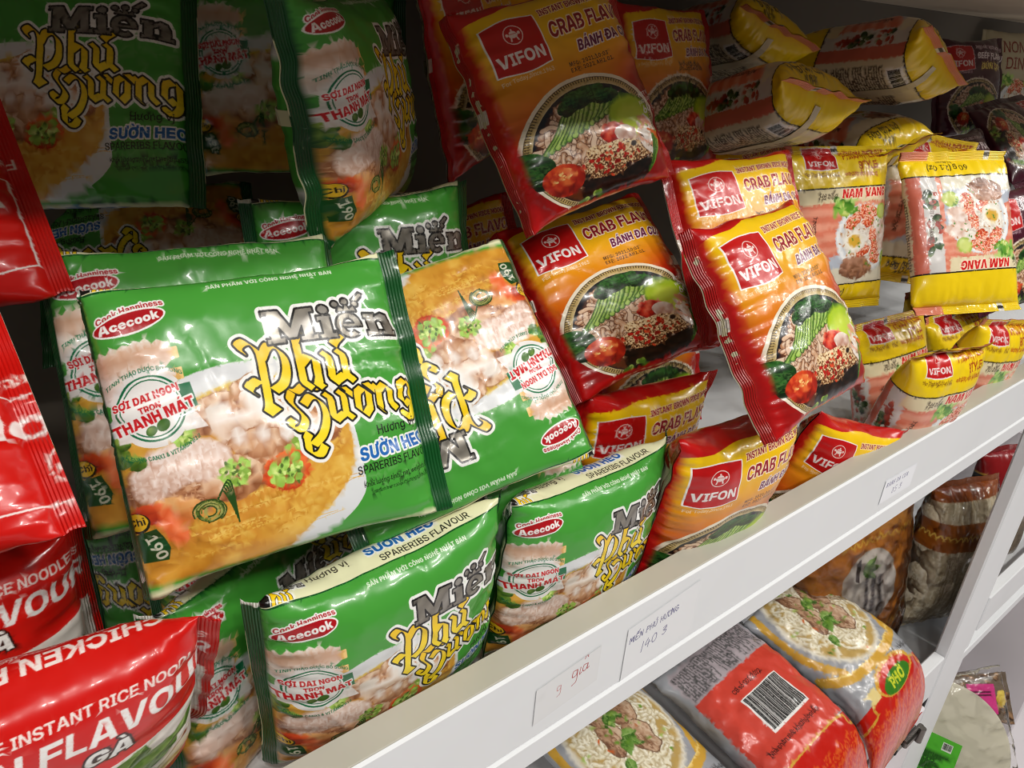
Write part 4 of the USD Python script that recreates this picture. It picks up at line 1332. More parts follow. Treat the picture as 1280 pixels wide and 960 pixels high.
class Bag:
    """The pillow: a (along, seal to seal), b (round), in metres; grid of positions in the bag's own frame: x along, y up the print, z out of the front."""

    def __init__(s, size, seed, thick=38, full=3.0, box=2.7, lumps=.75, creases=14, flare=.55, bend=0.0, curl=0.0, twist=0.0, seal=10, fold=(0, 0), dents=(), droop=None):
        W, Cc = size
        s.W, s.C, s.seal, s.fold, s.thick = W, Cc, seal, fold, thick
        L = W - 2 * seal
        s.L = L
        q = np.random.RandomState(seed)
        na, nb = 104, 176
        a = np.linspace(-1, 1, na)
        a = np.sign(a) * (1 - (1 - np.abs(a)) ** 1.35)
        s.av, s.bv = a * L / 2, np.linspace(-Cc / 2, Cc / 2, nb + 1)
        th = np.linspace(-np.pi, np.pi, 721)
        X = np.zeros((na, nb + 1, 3))
        body = None
        rows = []
        for u in np.abs(a):
            t = thick / 2 * max(0.0, 1 - u ** full) ** .62 + .25
            n = box * (1 - u ** 6) + 2.0 * u ** 6
            w = Cc / 4
            for _ in range(7):
                y = w * np.sign(np.sin(th)) * np.abs(np.sin(th)) ** (2 / n)
                z = t * np.sign(np.cos(th)) * np.abs(np.cos(th)) ** (2 / n)
                l = np.concatenate([[0], np.cumsum(np.hypot(np.diff(y), np.diff(z)))])
                w = max(5, w * (1 + (Cc / l[-1] - 1) * 1.15))
            rows.append((y, z, l / l[-1], w))
        wmid = rows[na // 2][3]
        tab = {}
        for i, (y, z, l, w) in enumerate(rows):
            k = 1.0
            if w > wmid:
                k = (wmid + (w - wmid) * flare) / w
            v = (s.bv / Cc) + .5
            X[i, :, 0] = s.av[i]
            X[i, :, 1] = np.interp(v, l, y) * k
            X[i, :, 2] = np.interp(v, l, z)
        s.half = (L / 2, wmid, thick / 2)
        A, B = np.meshgrid(s.av, s.bv, indexing='ij')
        # wrinkles: soft lumps, pleats running in from the crimps, straight creases
        ang = B / Cc * 2 * np.pi
        R = Cc / 2 / np.pi
        P3 = np.stack([A / 30 + seed * 3.1, R * np.cos(ang) / 30, R * np.sin(ang) / 30], -1)
        d = (meshkit.fbm(P3 * 1.0, 3, seed) - .5) * 7.0 * lumps
        d += (meshkit.fbm(P3 * 3.2, 2, seed + 5) - .5) * 1.2 * lumps
        end = np.minimum(L / 2 - np.abs(A), L)
        pl = np.stack([np.sign(A) * 5 + A / 60, R * np.cos(ang) / 7.5, R * np.sin(ang) / 7.5], -1)
        rg = 1 - 2 * np.abs(meshkit.noise(pl, seed + 9) - .5) * 2
        d += rg * 2.4 * np.exp(-end / 15) * (1 - np.exp(-end / 3))
        for _ in range(creases):
            ca, cb = q.uniform(-L / 2, L / 2), q.uniform(-Cc * .32, Cc * .32)
            t = q.choice([q.uniform(-.5, .5), q.uniform(.6, 2.5)])
            u, v = (A - ca) * math.cos(t) + (B - cb) * math.sin(t), -(A - ca) * math.sin(t) + (B - cb) * math.cos(t)
            le, wd = q.uniform(9, 34), q.uniform(1.0, 3.0)
            v = v + .012 * q.uniform(-1, 1) * u * u
            d += q.choice([-1, 1, 1]) * q.uniform(.5, 1.4) * np.exp(-(u / le) ** 2) * np.exp(-np.abs(v) / wd)
        for (da, db, r, dep) in dents:
            d -= dep * np.exp(-((A - da) ** 2 + (B - db) ** 2) / r ** 2)
        d *= np.clip(end / 4, 0, 1)
        N = s.normals(X)
        X = X + N * d[..., None]
        # gather in the crimped ends a little
        X[..., 2] += np.exp(-end / 9) * 2.2 * (meshkit.noise(np.stack([np.sign(A) * 4, X[..., 1] / 13, 0 * A], -1), seed + 17) - .5) * 2
        if bend:
            k = bend / 1000.0
            X[..., 2] -= k * X[..., 0] ** 2 * 1.0
        if curl:
            X[..., 2] -= curl / 1000.0 * X[..., 1] ** 2
        if droop:
            x0, k = droop
            e = np.maximum(0, (X[..., 0] - x0) / 40)
            X[..., 2] -= k * e ** 2
            X[..., 0] -= .35 * k * np.maximum(0, e - .6) ** 2
        if twist:
            t = twist * X[..., 0] / (L / 2)
            y, z = X[..., 1].copy(), X[..., 2].copy()
            X[..., 1], X[..., 2] = y * np.cos(t) - z * np.sin(t), y * np.sin(t) + z * np.cos(t)
        X[:, -1] = X[:, 0]
        s.X = X

    def normals(s, X):
        da = np.gradient(X, axis=0)
        Y = np.concatenate([X[:, -2:-1], X, X[:, 1:2]], 1)
        db = (Y[:, 2:] - Y[:, :-2])
        n = np.cross(da, db)
        return n / np.maximum(np.linalg.norm(n, axis=2, keepdims=True), 1e-9)

    def place(s, pos, rot):
        s.pos, s.R = np.array(pos, float), np.asarray(rot)
        s.world = s.X / 1000 @ s.R.T + s.pos

    def press(s, o, share=.5):
        """Gives way where this bag runs into another."""
        if np.linalg.norm(s.pos - o.pos) > .28:
            return
        p = (s.world - o.pos) @ o.R * 1000
        hx, hy, hz = o.half[0] + 3, o.half[1] + 1, o.half[2] + .5
        u, v = np.abs(p[..., 0] / hx), np.abs(p[..., 1] / hy)
        inside = (u < 1) & (v < 1)
        h = hz * np.maximum(0, 1 - u ** 3) ** .62 * np.maximum(0, 1 - v ** 3.2) ** .5
        side = np.sign(((s.pos - o.pos) @ o.R)[2]) or 1
        pen = np.where(inside & (np.abs(p[..., 2]) < h), h - side * p[..., 2], 0)
        pen = ndimage.gaussian_filter(pen, 1.2)
        p[..., 2] += side * np.minimum(pen, 26) * share
        s.world = p / 1000 @ o.R.T + o.pos

    def keep_above(s, z, y):
        s.world[..., 2] = np.where(s.world[..., 2] < z, z + (s.world[..., 2] - z) * .02, s.world[..., 2])
        low = s.world[..., 2] < -.004
        s.world[..., 1] = np.where(low & (s.world[..., 1] < y), y + (s.world[..., 1] - y) * .05, s.world[..., 1])

    def settle(s):
        s.world[:, -1] = s.world[:, 0]
        s.loc = (s.world - s.pos) @ s.R
        s.N = s.normals(s.loc)

    def at(s, a, b, G):
        ia = np.interp(a, s.av, np.arange(len(s.av)))
        ib = (b / s.C + .5) * (len(s.bv) - 1)
        return np.stack([ndimage.map_coordinates(G[..., k], [ia, ib], order=1, mode='nearest') for k in range(3)], -1)

    def crimp(s, a, b, sgn, fold, seed):
        """Positions on a sealed end: the sheet's two layers lie flat together, out from the end of the pillow."""
        i = -1 if sgn > 0 else 0
        row = s.loc[i]
        ib = (b / s.C + .5) * (len(s.bv) - 1)
        base = np.stack([np.interp(ib, np.arange(len(s.bv)), row[:, k]) for k in range(3)], -1)
        mate = np.stack([np.interp(((np.sign(b) * (s.C / 2 - np.abs(b))) / s.C + .5) * (len(s.bv) - 1), np.arange(len(s.bv)), row[:, k]) for k in range(3)], -1)
        mid = (base + mate) / 2
        front = np.abs(b) < s.C / 4
        d = (np.abs(a) - s.L / 2) / 1000
        t = s.loc[i, :] - s.loc[i - 4 if sgn > 0 else 4, :]
        t = t.mean(0)
        t /= np.linalg.norm(t)
        yv = row[len(s.bv) // 4 * 3] - row[len(s.bv) // 4]
        yv /= np.linalg.norm(yv)
        n = np.cross(t, yv) * sgn
        n /= np.linalg.norm(n)
        f = fold + .35 * (meshkit.noise(np.stack([mid @ yv * 28, 0 * b + seed, 0 * b], -1), int(seed * 10)) - .5)
        k = np.clip(d / .010, 0, 1)
        r = .003
        ang = f * np.clip(d / .004, 0, 1)
        out = mid + t * (d * np.cos(ang))[:, None] + n * (d * np.sin(ang))[:, None]
        g = .0006 * np.where(front, 1, -1)
        wave = 0.0
        mix = np.clip(d / .0015, 0, 1)[:, None]
        flat = out + n * (g + wave)[:, None]
        return base * (1 - mix) + flat * mix + t * (d * 0)[:, None]


def flat_normals(v, f):
    n = np.zeros_like(v)
    fn = np.cross(v[f[:, 1]] - v[f[:, 0]], v[f[:, 2]] - v[f[:, 0]])
    for k in range(3):
        np.add.at(n, f[:, k], fn)
    return n / np.maximum(np.linalg.norm(n, axis=1, keepdims=True), 1e-12)


def printed_mesh(path, v, f, n, col, foil, ab, mat):
    m = UsdGeom.Mesh.Define(stage, path)
    m.CreatePointsAttr(Vt.Vec3fArray.FromNumpy(v.astype(np.float32)))
    m.CreateFaceVertexCountsAttr(Vt.IntArray.FromNumpy(np.full(len(f), 3, np.int32)))
    m.CreateFaceVertexIndicesAttr(Vt.IntArray.FromNumpy(f.astype(np.int32).ravel()))
    m.CreateSubdivisionSchemeAttr('none')
    m.CreateNormalsAttr(Vt.Vec3fArray.FromNumpy(n.astype(np.float32)))
    m.SetNormalsInterpolation('vertex')
    api = UsdGeom.PrimvarsAPI(m)
    api.CreatePrimvar('print', Sdf.ValueTypeNames.Color3fArray, 'vertex').Set(Vt.Vec3fArray.FromNumpy(col.astype(np.float32)))
    api.CreatePrimvar('foil', Sdf.ValueTypeNames.FloatArray, 'vertex').Set(Vt.FloatArray.FromNumpy(foil.astype(np.float32)))
    api.CreatePrimvar('ab', Sdf.ValueTypeNames.Vector3fArray, 'vertex').Set(Vt.Vec3fArray.FromNumpy(ab.astype(np.float32)))
    UsdShade.MaterialBindingAPI.Apply(m.GetPrim()).Bind(mat)
    return m.GetPrim()


def build_bag(name, label, cat, group, bag, kind, keep, mat, seed=0, fin=True):
    t = thing(name, label, cat, bag.pos, bag.R, group)
    path = str(t.GetPath())
    W = bag.W
    e = bag.seal
    a, b, f, col, foil, _, _ = level(kind, keep, e, W - e)
    v, n = bag.at(a, b, bag.loc), bag.at(a, b, bag.N)
    n /= np.maximum(np.linalg.norm(n, axis=1, keepdims=True), 1e-9)
    ab = np.stack([a / 1000 + seed, b / 1000, 0 * a], 1)
    printed_mesh(path + '/wrapper', v, f, n, col, foil, ab, mat)
    for i, (a0, a1, sgn) in enumerate(((0, e, -1), (W - e, W, 1))):
        a, b, f, col, foil, _, _ = level(kind, min(keep, .6), a0, a1)
        v = bag.crimp(a, b, sgn, bag.fold[i], seed + i)
        zig = (np.abs(np.abs(a) - W / 2) < .05)
        v = v.copy()
        n = flat_normals(v, f)
        printed_mesh(path + ('/end_seal' if i == 0 else '/end_seal_001'), v, f, n, col, foil, np.stack([a / 1000 + seed, b / 1000, 0 * a], 1), LOOK['crimped_film'])
    if fin:
        # the long seam at the back, folded flat
        aa = np.linspace(-bag.L / 2 + 3, bag.L / 2 - 3, 24)
        rows = []
        for db, h in ((-.5, .4), (-.5, 1.6), (-11, 1.4), (-11, .7)):
            bb = np.full(24, -bag.C / 2 - db if db > 0 else bag.C / 2 + db)
            rows.append(bag.at(aa, bb, bag.loc) + bag.at(aa, bb, bag.N) * h / 1000)
        V = np.stack(rows, 1).reshape(-1, 3)
        F = []
        for i in range(23):
            for j in range(4):
                p, q2 = i * 4 + j, i * 4 + (j + 1) % 4
                F += [(p, q2, q2 + 4), (p, q2 + 4, p + 4)]
        F = np.array(F)[:, ::-1]
        usdkit.mesh(stage, path + '/back_seam', (V, F), LOOK[kind + '_back'])
    return t


# ---------------------------------------------------------------- the shelves: white lacquered board
def lacquer(name, col, rough=.38):
    lc = [((c + .055) / 1.055) ** 2.4 for c in col]
    look(name, {'g': ('geometry', {}), 'n': ('noise_texture', {'scale': 9.0, 'detail': 4.0}), 'n2': ('noise_texture', {'scale': 60.0, 'detail': 3.0}),
                'r': ('rgb_ramp', {'ramp': [(0, [c * .90 for c in lc]), (.45, [c * .97 for c in lc]), (1, lc)]}),
                'b': ('bump', {'strength': .06, 'distance': .002}),
                'p': ('principled_bsdf', {'roughness': rough})},
         [('g.position', 'n.vector'), ('g.position', 'n2.vector'), ('n.fac', 'r.fac'), ('r.color', 'p.base_color'), ('n2.fac', 'b.height'), ('b.normal', 'p.normal')])


lacquer('white_board', (.88, .89, .90))
lacquer('lip_top', (.70, .69, .64), .25)
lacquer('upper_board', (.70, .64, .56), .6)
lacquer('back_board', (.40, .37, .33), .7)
lacquer('door_board', (.90, .88, .90), .35)
plain('dark_gap', (.03, .03, .03), .8)
plain('steel', (.45, .43, .41), .3, metallic=1.0)
X0, X1 = -.75, 2.3
struct('shelf_floor', bx(X0, X1, .002, .47, -.1, -.076), LOOK['white_board'])
struct('shelf_edge', bx(X0, X1, -.0015, .0195, -.1005, -.0752, .002), LOOK['white_board'])
struct('shelf_lip', bx(X0, X1, .0, .022, -.0758, 0, .0025), LOOK['white_board'])
struct('trim_1', bx(X0, X1, .0015, .0235, -.0005, .0012, .0006), LOOK['lip_top'])
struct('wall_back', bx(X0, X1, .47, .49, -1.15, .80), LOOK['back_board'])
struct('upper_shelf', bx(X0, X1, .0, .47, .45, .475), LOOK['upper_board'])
struct('wall_left', bx(X0 - .02, X0, .0, .49, -1.15, .475), LOOK['white_board'])
struct('wall_right', bx(X1, X1 + .02, .0, .49, -1.15, .475), LOOK['white_board'])
# lower shelf, the upright that stands before it, the cupboard under it, the next unit to the right
struct('lower_shelf', bx(X0, X1, .004, .47, -.69, -.666), LOOK['white_board'])
struct('lower_shelf_lip', bx(X0, 1.300, .0, .02, -.69, -.592, .002), LOOK['white_board'])
struct('upright', bx(1.302, 1.412, -.002, .02, -1.35, -.1008, .003), LOOK['white_board'])
struct('upright_001', bx(1.416, 1.470, .006, .026, -1.35, -.1008, .004), LOOK['white_board'])
struct('lip_right', bx(1.472, 1.94, .004, .024, -.628, -.545, .002), LOOK['white_board'])
struct('shelf_right', bx(1.472, 1.94, .024, .47, -.628, -.606, .002), LOOK['white_board'])
struct('panel_right', bx(1.94, 1.96, -.06, .47, -1.19, -.40, .003), LOOK['door_board'])
struct('floor', bx(X0 - 3, X1 + 3, -4, .5, -1.39, -1.35), LOOK['door_board'])
struct('door_1', bx(.86, 1.290, -.004, .014, -1.32, -.705, .003), LOOK['door_board'])
struct('door_2', bx(.40, .855, -.004, .014, -1.32, -.705, .003), LOOK['door_board'])
struct('trim_2', bx(1.291, 1.3015, .001, .012, -1.34, -.692, .0005), LOOK['dark_gap'])


def cyl(p, q, r, n=16):
    return trimesh.creation.cylinder(radius=r, segment=[p, q], sections=n)


hinge = thing('cabinet_hinge', 'small steel hinge at the top corner of the cupboard door', 'hinge', (1.19, -.004, -.702))
part(hinge, 'plate', bx(-.045, .045, -.010, .0, -.030, -.004, .002), LOOK['steel'])
part(hinge, 'arm', join(bx(-.018, .05, -.020, -.010, -.012, .004, .003), cyl([.03, -.022, -.02], [.03, -.022, .012], .006)), LOOK['steel'], 30)
part(hinge, 'screw', cyl([-.03, -.012, -.018], [-.03, -.009, -.018], .005), LOOK['dark_gap'], 30)


# ---------------------------------------------------------------- the bags
SIZE = {'green': (180, 341), 'crab': (VW, VH * .88), 'red': (VW, VH * .93), 'redlogo': (VW, VH * .9), 'redshift': (VW, VH * .9), 'purple': (VW, VH * .9), 'pink': (190, 300), 'pinkplain': (190, 300), 'pho': (348, 456), 'phoback': (348, 456), 'brown': (408, 612), 'skein': (312, 396), 'darkhead': (312, 396)}
BAGS = []


def bag(key, kind, pos, rv, keep, name, label, cat, group=None, **k):
    b = Bag(SIZE.get(kind, (VW, VH)), 100 + len(BAGS), **k)
    b.place(pos, rotvec(rv))
    b.meta = (name, label, cat, group, kind, keep)
    b.key = key
    BAGS.append(b)
bag('G1', 'green', (0.1455, 0.0982, 0.1805), (1.0326, -0.1045, -0.1127), 1, 'glass_noodle_packet', 'large green glass noodle packet lying uppermost at a slant in the middle of the heap', 'noodle packet', 'green glass noodle packets', thick=44, fold=(-1.4, .15), creases=16, lumps=.5)
bag('G2', 'green', (0.1381, 0.1655, 0.1770), (1.1064, -0.0783, -0.1439), 0.8, 'glass_noodle_packet', 'green glass noodle packet right behind the large central one, second logo above its corner', 'noodle packet', 'green glass noodle packets', thick=34, fold=(-1.2, -.8))
bag('G3', 'green', (0.2611, 0.1036, 0.1649), (-0.4823, -1.2632, 2.7271), 1, 'glass_noodle_packet', 'upside-down green glass noodle packet leaning right of the large central one', 'noodle packet', 'green glass noodle packets', thick=34, fold=(-1.2, 0))
bag('G4', 'green', (0.2900, 0.1180, 0.1050), (-0.4720, -1.2635, 2.7265), 0.7, 'glass_noodle_packet', 'green glass noodle packet under the upside-down one, only an upside-down edge showing', 'noodle packet', 'green glass noodle packets', thick=34, fold=(-1.2, 0))
bag('G5', 'green', (0.3620, 0.0600, 0.0200), (1.7020, 0.0000, 0.0000), 1, 'glass_noodle_packet', 'green glass noodle packet standing at the shelf lip beside the crab packets', 'noodle packet', 'green glass noodle packets', thick=62, fold=(.9, -.8))
bag('G6', 'green', (0.1950, 0.0600, 0.0240), (1.7014, -0.0513, 0.0450), 1, 'glass_noodle_packet', 'green glass noodle packet standing lowest left at the shelf lip', 'noodle packet', 'green glass noodle packets', thick=62, fold=(-1.0, -.8))
bag('G7', 'green', (0.1650, 0.1600, 0.0450), (1.7223, -0.0434, 0.0373), 0.7, 'glass_noodle_packet', 'green glass noodle packet squeezed under the large central one, behind the lip', 'noodle packet', 'green glass noodle packets', thick=48, fold=(-1.2, -.5))
bag('G8', 'green', (0.2800, 0.2280, 0.1870), (1.4659, -0.1131, -0.0729), 0.8, 'glass_noodle_packet', 'green glass noodle packet leaning behind the central one, silver lettering at its right corner', 'noodle packet', 'green glass noodle packets', thick=54, fold=(-.9, -.3))
bag('G9', 'green', (0.2790, 0.2473, 0.3192), (1.3901, 0.4823, 0.6173), 0.9, 'glass_noodle_packet', 'green glass noodle packet standing on the heap, its left end turned outwards', 'noodle packet', 'green glass noodle packets', thick=60, fold=(-1.0, -.8), full=6.0)
bag('G10', 'green', (0.1138, 0.3411, 0.3192), (0.9780, -0.3942, -0.4881), 0.9, 'glass_noodle_packet', 'green glass noodle packet standing in the shade at the top left corner', 'noodle packet', 'green glass noodle packets', thick=36, fold=(0, -.6))
bag('G11', 'green', (0.2960, 0.3685, 0.3312), (1.4577, -0.2067, -0.2526), 0.5, 'glass_noodle_packet', 'green glass noodle packet standing dark between the top left and end-on ones', 'noodle packet', 'green glass noodle packets', thick=36)
bag('G12', 'green', (0.1761, 0.4220, 0.1674), (-0.2644, -1.1798, 2.5596), 0.7, 'glass_noodle_packet', 'upside-down green glass noodle packet lying below the top left one, noodles and chilli showing', 'noodle packet', 'green glass noodle packets', thick=40, fold=(-.4, 0))
bag('G13', 'green', (0.1348, 0.2342, -0.0273), (-0.6053, -1.5357, 2.2759), 0.6, 'glass_noodle_packet', 'upside-down green glass noodle packet at the bottom of the heap beside the red packets', 'noodle packet', 'green glass noodle packets', thick=40)
bag('C1', 'crab', (0.4371, 0.1942, 0.3286), (1.1071, -0.2270, 0.1105), 1, 'crab_noodle_packet', 'large crab noodle packet standing highest, tilted left, at the middle of the top edge', 'noodle packet', 'red and yellow crab noodle packets', thick=46, fold=(-1.3, -.5), full=5.0)
bag('C2', 'crab', (0.5200, 0.3450, 0.3620), (1.2585, -0.3914, -0.0233), 0.6, 'crab_noodle_packet', 'crab noodle packet behind the highest one, only its top strip showing', 'noodle packet', 'red and yellow crab noodle packets', thick=40, fold=(-.3, 0))
bag('C2b', 'crab', (0.4292, 0.3055, 0.3494), (1.4054, 0.2471, 0.4961), 0.6, 'crab_noodle_packet', 'crab noodle packet in the dark just left of the highest crab packet', 'noodle packet', 'red and yellow crab noodle packets', thick=46, fold=(.2, 0))
bag('C3', 'crab', (0.6893, 0.3068, 0.3269), (1.2808, 0.0570, 0.0774), 0.6, 'crab_noodle_packet', 'crab noodle packet standing dark at the back, right of the highest one', 'noodle packet', 'red and yellow crab noodle packets', thick=40)
bag('C4', 'crab', (0.4886, 0.1728, 0.1730), (0.7283, -0.2307, -0.0798), 1, 'crab_noodle_packet', 'crab noodle packet leaning below the highest one, its bowl half shaded', 'noodle packet', 'red and yellow crab noodle packets', thick=44, fold=(-1.0, -.6), full=4.0)
bag('C5', 'crab', (0.6209, 0.1290, 0.2109), (1.0522, -0.0896, -0.0932), 0.7, 'crab_noodle_packet', 'crab noodle packet behind the front slanting one, only logo and flavour lines showing', 'noodle packet', 'red and yellow crab noodle packets', thick=44, fold=(-.3, 0))
bag('C6', 'crab', (0.5380, 0.0316, 0.1902), (0.9430, 0.0042, 0.1005), 1, 'crab_noodle_packet', 'crab noodle packet slanting at the front, leaning over the two at the lip', 'noodle packet', 'red and yellow crab noodle packets', thick=44, fold=(-1.2, -.2), full=5.0)
bag('C7', 'crab', (0.5030, 0.0400, 0.0260), (1.7711, -0.0577, -0.0707), 1, 'crab_noodle_packet', 'crab noodle packet at the shelf lip between the green one and the last crab packet', 'noodle packet', 'red and yellow crab noodle packets', thick=66, fold=(.9, -.5))
bag('C8', 'crab', (0.7350, 0.0600, -0.0450), (1.8591, 0.0111, -0.4679), 0.9, 'crab_noodle_packet', 'rightmost crab noodle packet at the shelf lip, beside the pink packets', 'noodle packet', 'red and yellow crab noodle packets', thick=64, fold=(.5, -.4))
bag('C9', 'crab', (0.5030, 0.1350, 0.0180), (1.7211, -0.0745, -0.0865), 0.6, 'crab_noodle_packet', 'crab noodle packet seen from above behind the lip row, a red strip over yellow', 'noodle packet', 'red and yellow crab noodle packets', thick=60, fold=(-.5, 0))
bag('C10', 'crab', (0.4700, 0.3800, 0.1200), (1.2240, -0.3208, -0.1130), 0.6, 'crab_noodle_packet', 'crab noodle packet low in the gap left under the highest one', 'noodle packet', 'red and yellow crab noodle packets', thick=44)
bag('C10b', 'crab', (0.4200, 0.2800, 0.0500), (1.3404, -0.2718, -0.0125), 0.6, 'crab_noodle_packet', 'crumpled crab noodle packet in the gap left of the shaded crab packet', 'noodle packet', 'red and yellow crab noodle packets', thick=48)
bag('C11', 'crab', (0.8526, 0.2890, 0.1858), (1.2438, -0.2077, -0.0859), 0.6, 'crab_noodle_packet', 'crab noodle packet at the back under the lying pink packets, one corner showing', 'noodle packet', 'red and yellow crab noodle packets', thick=44)
bag('P1', 'pink', (0.8736, 0.1801, 0.1855), (0.7411, -1.1681, 1.0161), 0.9, 'pork_noodle_packet', 'pink noodle packet standing upright behind the front slanting crab packet', 'noodle packet', 'pink and yellow noodle packets', thick=44, fold=(0, -.4))
bag('P2', 'pinkplain', (0.9712, 0.0793, 0.1948), (1.1059, 0.6105, -1.7964), 1, 'pork_noodle_packet', 'upside-down pink noodle packet standing on the heap at the right, egg and shrimp bowl showing', 'noodle packet', 'pink and yellow noodle packets', thick=40, fold=(.2, .2))
bag('P3', 'pink', (1.0414, 0.1604, 0.1974), (0.7382, -1.0613, 0.8398), 0.6, 'pork_noodle_packet', 'pink noodle packet behind the upside-down one, its logo above it', 'noodle packet', 'pink and yellow noodle packets', thick=46)
bag('P4', 'pink', (0.8650, 0.3740, 0.3780), (0.1544, 0.3716, 1.3276), 0.6, 'pork_noodle_packet', 'pink noodle packet lying at the back, dark salmon side and one yellow corner showing', 'noodle packet', 'pink and yellow noodle packets', thick=70, full=5.0, box=3.2)
bag('P6', 'pink', (1.0000, 0.2500, 0.3630), (0.2931, 0.5203, 1.4570), 0.8, 'pork_noodle_packet', 'pink noodle packet lying topmost on the heap, its broad yellow end pointing right', 'noodle packet', 'pink and yellow noodle packets', thick=84, full=5.0, box=3.2)
bag('P5', 'pink', (0.7770, 0.2500, 0.3100), (-0.1101, 0.3867, 1.3936), 0.8, 'pork_noodle_packet', 'pink noodle packet lying with its crimped yellow end towards the aisle', 'noodle packet', 'pink and yellow noodle packets', thick=76, full=5.0, box=3.2)
bag('P7', 'pink', (0.9900, 0.2600, 0.2700), (-0.2439, -0.0808, 1.4139), 0.7, 'pork_noodle_packet', 'pink noodle packet lying under the topmost one, green herbs on its side', 'noodle packet', 'pink and yellow noodle packets', thick=66, full=5.0, box=3.2)
bag('P9', 'pink', (0.8850, 0.0350, 0.0020), (1.1997, -1.4439, 0.9545), 0.9, 'pork_noodle_packet', 'pink noodle packet at the shelf lip beside the rightmost crab packet', 'noodle packet', 'pink and yellow noodle packets', thick=60, fold=(0, .7))
bag('P10', 'pink', (1.0800, 0.0500, -0.0100), (1.2707, -1.3569, 0.8732), 0.7, 'pork_noodle_packet', 'pink noodle packet at the shelf lip, cut by the right picture edge', 'noodle packet', 'pink and yellow noodle packets', thick=60)
bag('P11', 'pink', (0.9720, 0.1030, -0.0170), (0.8305, -1.0910, 1.2154), 0.7, 'pork_noodle_packet', 'pink noodle packet lying behind the lip row, touching the front slanting crab packet', 'noodle packet', 'pink and yellow noodle packets', thick=50)
bag('P12', 'pink', (1.3240, 0.1930, -0.0590), (0.8305, -1.0910, 1.2154), 0.6, 'pork_noodle_packet', 'pink noodle packet low under the upside-down one, its logo just showing', 'noodle packet', 'pink and yellow noodle packets', thick=50)
bag('U1', 'purple', (1.5760, 0.3600, 0.3250), (1.2465, -0.2328, -0.2365), 0.6, 'beef_noodle_packet', 'dark purple noodle packet standing at the far back wall', 'noodle packet', 'dark purple noodle packets', thick=44)
bag('U2', 'purple', (1.5790, 0.2500, 0.2520), (0.7676, 0.4691, -1.5546), 0.6, 'beef_noodle_packet', 'dark purple noodle packet lying sideways at the right edge, red logo showing', 'noodle packet', 'dark purple noodle packets', thick=44)
bag('U3', 'purple', (1.3200, 0.2100, 0.2000), (0.8538, -0.1865, -0.0852), 0.5, 'beef_noodle_packet', 'dark purple noodle packet in the dark above the upside-down pink one', 'noodle packet', 'dark purple noodle packets', thick=44)
bag('U4', 'purple', (1.2500, 0.1050, 0.1350), (1.1955, -0.1791, -0.1225), 0.6, 'beef_noodle_packet', 'dark purple noodle packet right of the upside-down pink one at the picture edge', 'noodle packet', 'dark purple noodle packets', thick=44)
bag('N1', 'cream', (1.8750, 0.4000, 0.3350), (1.2530, -0.2033, -0.2776), 0.6, 'cream_noodle_packet', 'cream packet with red capitals standing at the far back beside the purple one', 'noodle packet', None, thick=36)
bag('R1', 'red', (0.0000, 0.0640, 0.0460), (2.0074, 0.0000, 0.0000), 0.9, 'chicken_noodle_packet', 'red chicken noodle packet at the bottom left corner with basil leaves on it', 'noodle packet', 'red chicken noodle packets', thick=64, fold=(0, .7))
bag('R2', 'red', (-0.0320, 0.1550, 0.0270), (1.6725, 0.0000, 0.0000), 0.8, 'chicken_noodle_packet', 'red chicken noodle packet behind the corner one, two lines of its lettering showing', 'noodle packet', 'red chicken noodle packets', thick=58, fold=(0, -.5))
bag('R3', 'redshift', (-0.0440, 0.1480, 0.1970), (-0.2467, -1.0257, 2.9565), 0.8, 'chicken_noodle_packet', 'upside-down red chicken noodle packet at the left edge with a round white mark', 'noodle packet', 'red chicken noodle packets', thick=52)
bag('R4', 'redlogo', (-0.0120, 0.2550, 0.2850), (-0.2451, -1.2885, 2.8359), 0.8, 'chicken_noodle_packet', 'upside-down red chicken noodle packet uppermost at the left edge', 'noodle packet', 'red chicken noodle packets', thick=50)
bag('L1', 'pho', (0.6760, 0.1260, -0.5810), (0.1651, 0.1497, -1.4677), 0.9, 'rice_noodle_bag', 'rice noodle bag with a beef noodle picture, lowest on the lower shelf', 'noodle packet', 'red and grey rice noodle bags', thick=72, seal=12, droop=(48, 9), creases=30)
bag('L2', 'phoback', (0.8820, 0.0830, -0.5510), (0.2389, 0.0745, -1.5247), 0.9, 'rice_noodle_bag', 'red rice noodle bag with a bar code, lying on the lower shelf', 'noodle packet', 'red and grey rice noodle bags', thick=72, seal=12, droop=(36, 10), creases=70, lumps=1.9)
bag('L3', 'pho', (1.0910, 0.0700, -0.5340), (0.2443, 0.1454, -1.4594), 0.8, 'rice_noodle_bag', 'rice noodle bag beyond the bar code one, its red end hanging over the shelf edge', 'noodle packet', 'red and grey rice noodle bags', thick=72, seal=12, droop=(24, 11), creases=70, lumps=1.9)
bag('L4', 'brown', (1.2200, 0.1800, -0.4850), (1.3316, 0.8701, -1.4471), 0.7, 'brown_noodle_bag', 'brown noodle bag standing on the lower shelf behind the red bags', 'noodle packet', None, thick=110, seal=14, lumps=2.6, creases=44)
bag('L5', 'skein', (1.4500, 0.0950, -0.4840), (0.9449, -1.2288, 0.9807), 0.7, 'vermicelli_bag', 'bag of pale vermicelli with a brown band, standing behind the brown bag', 'noodle packet', None, thick=90, seal=12, lumps=1.6, creases=30)
bag('L6', 'darkhead', (1.7450, 0.1100, -0.5100), (0.8776, -1.2773, 0.9800), 0.6, 'dried_noodle_bag', 'bag of grey noodles with a dark red head, beyond the upright post', 'noodle packet', None, thick=80, seal=12)
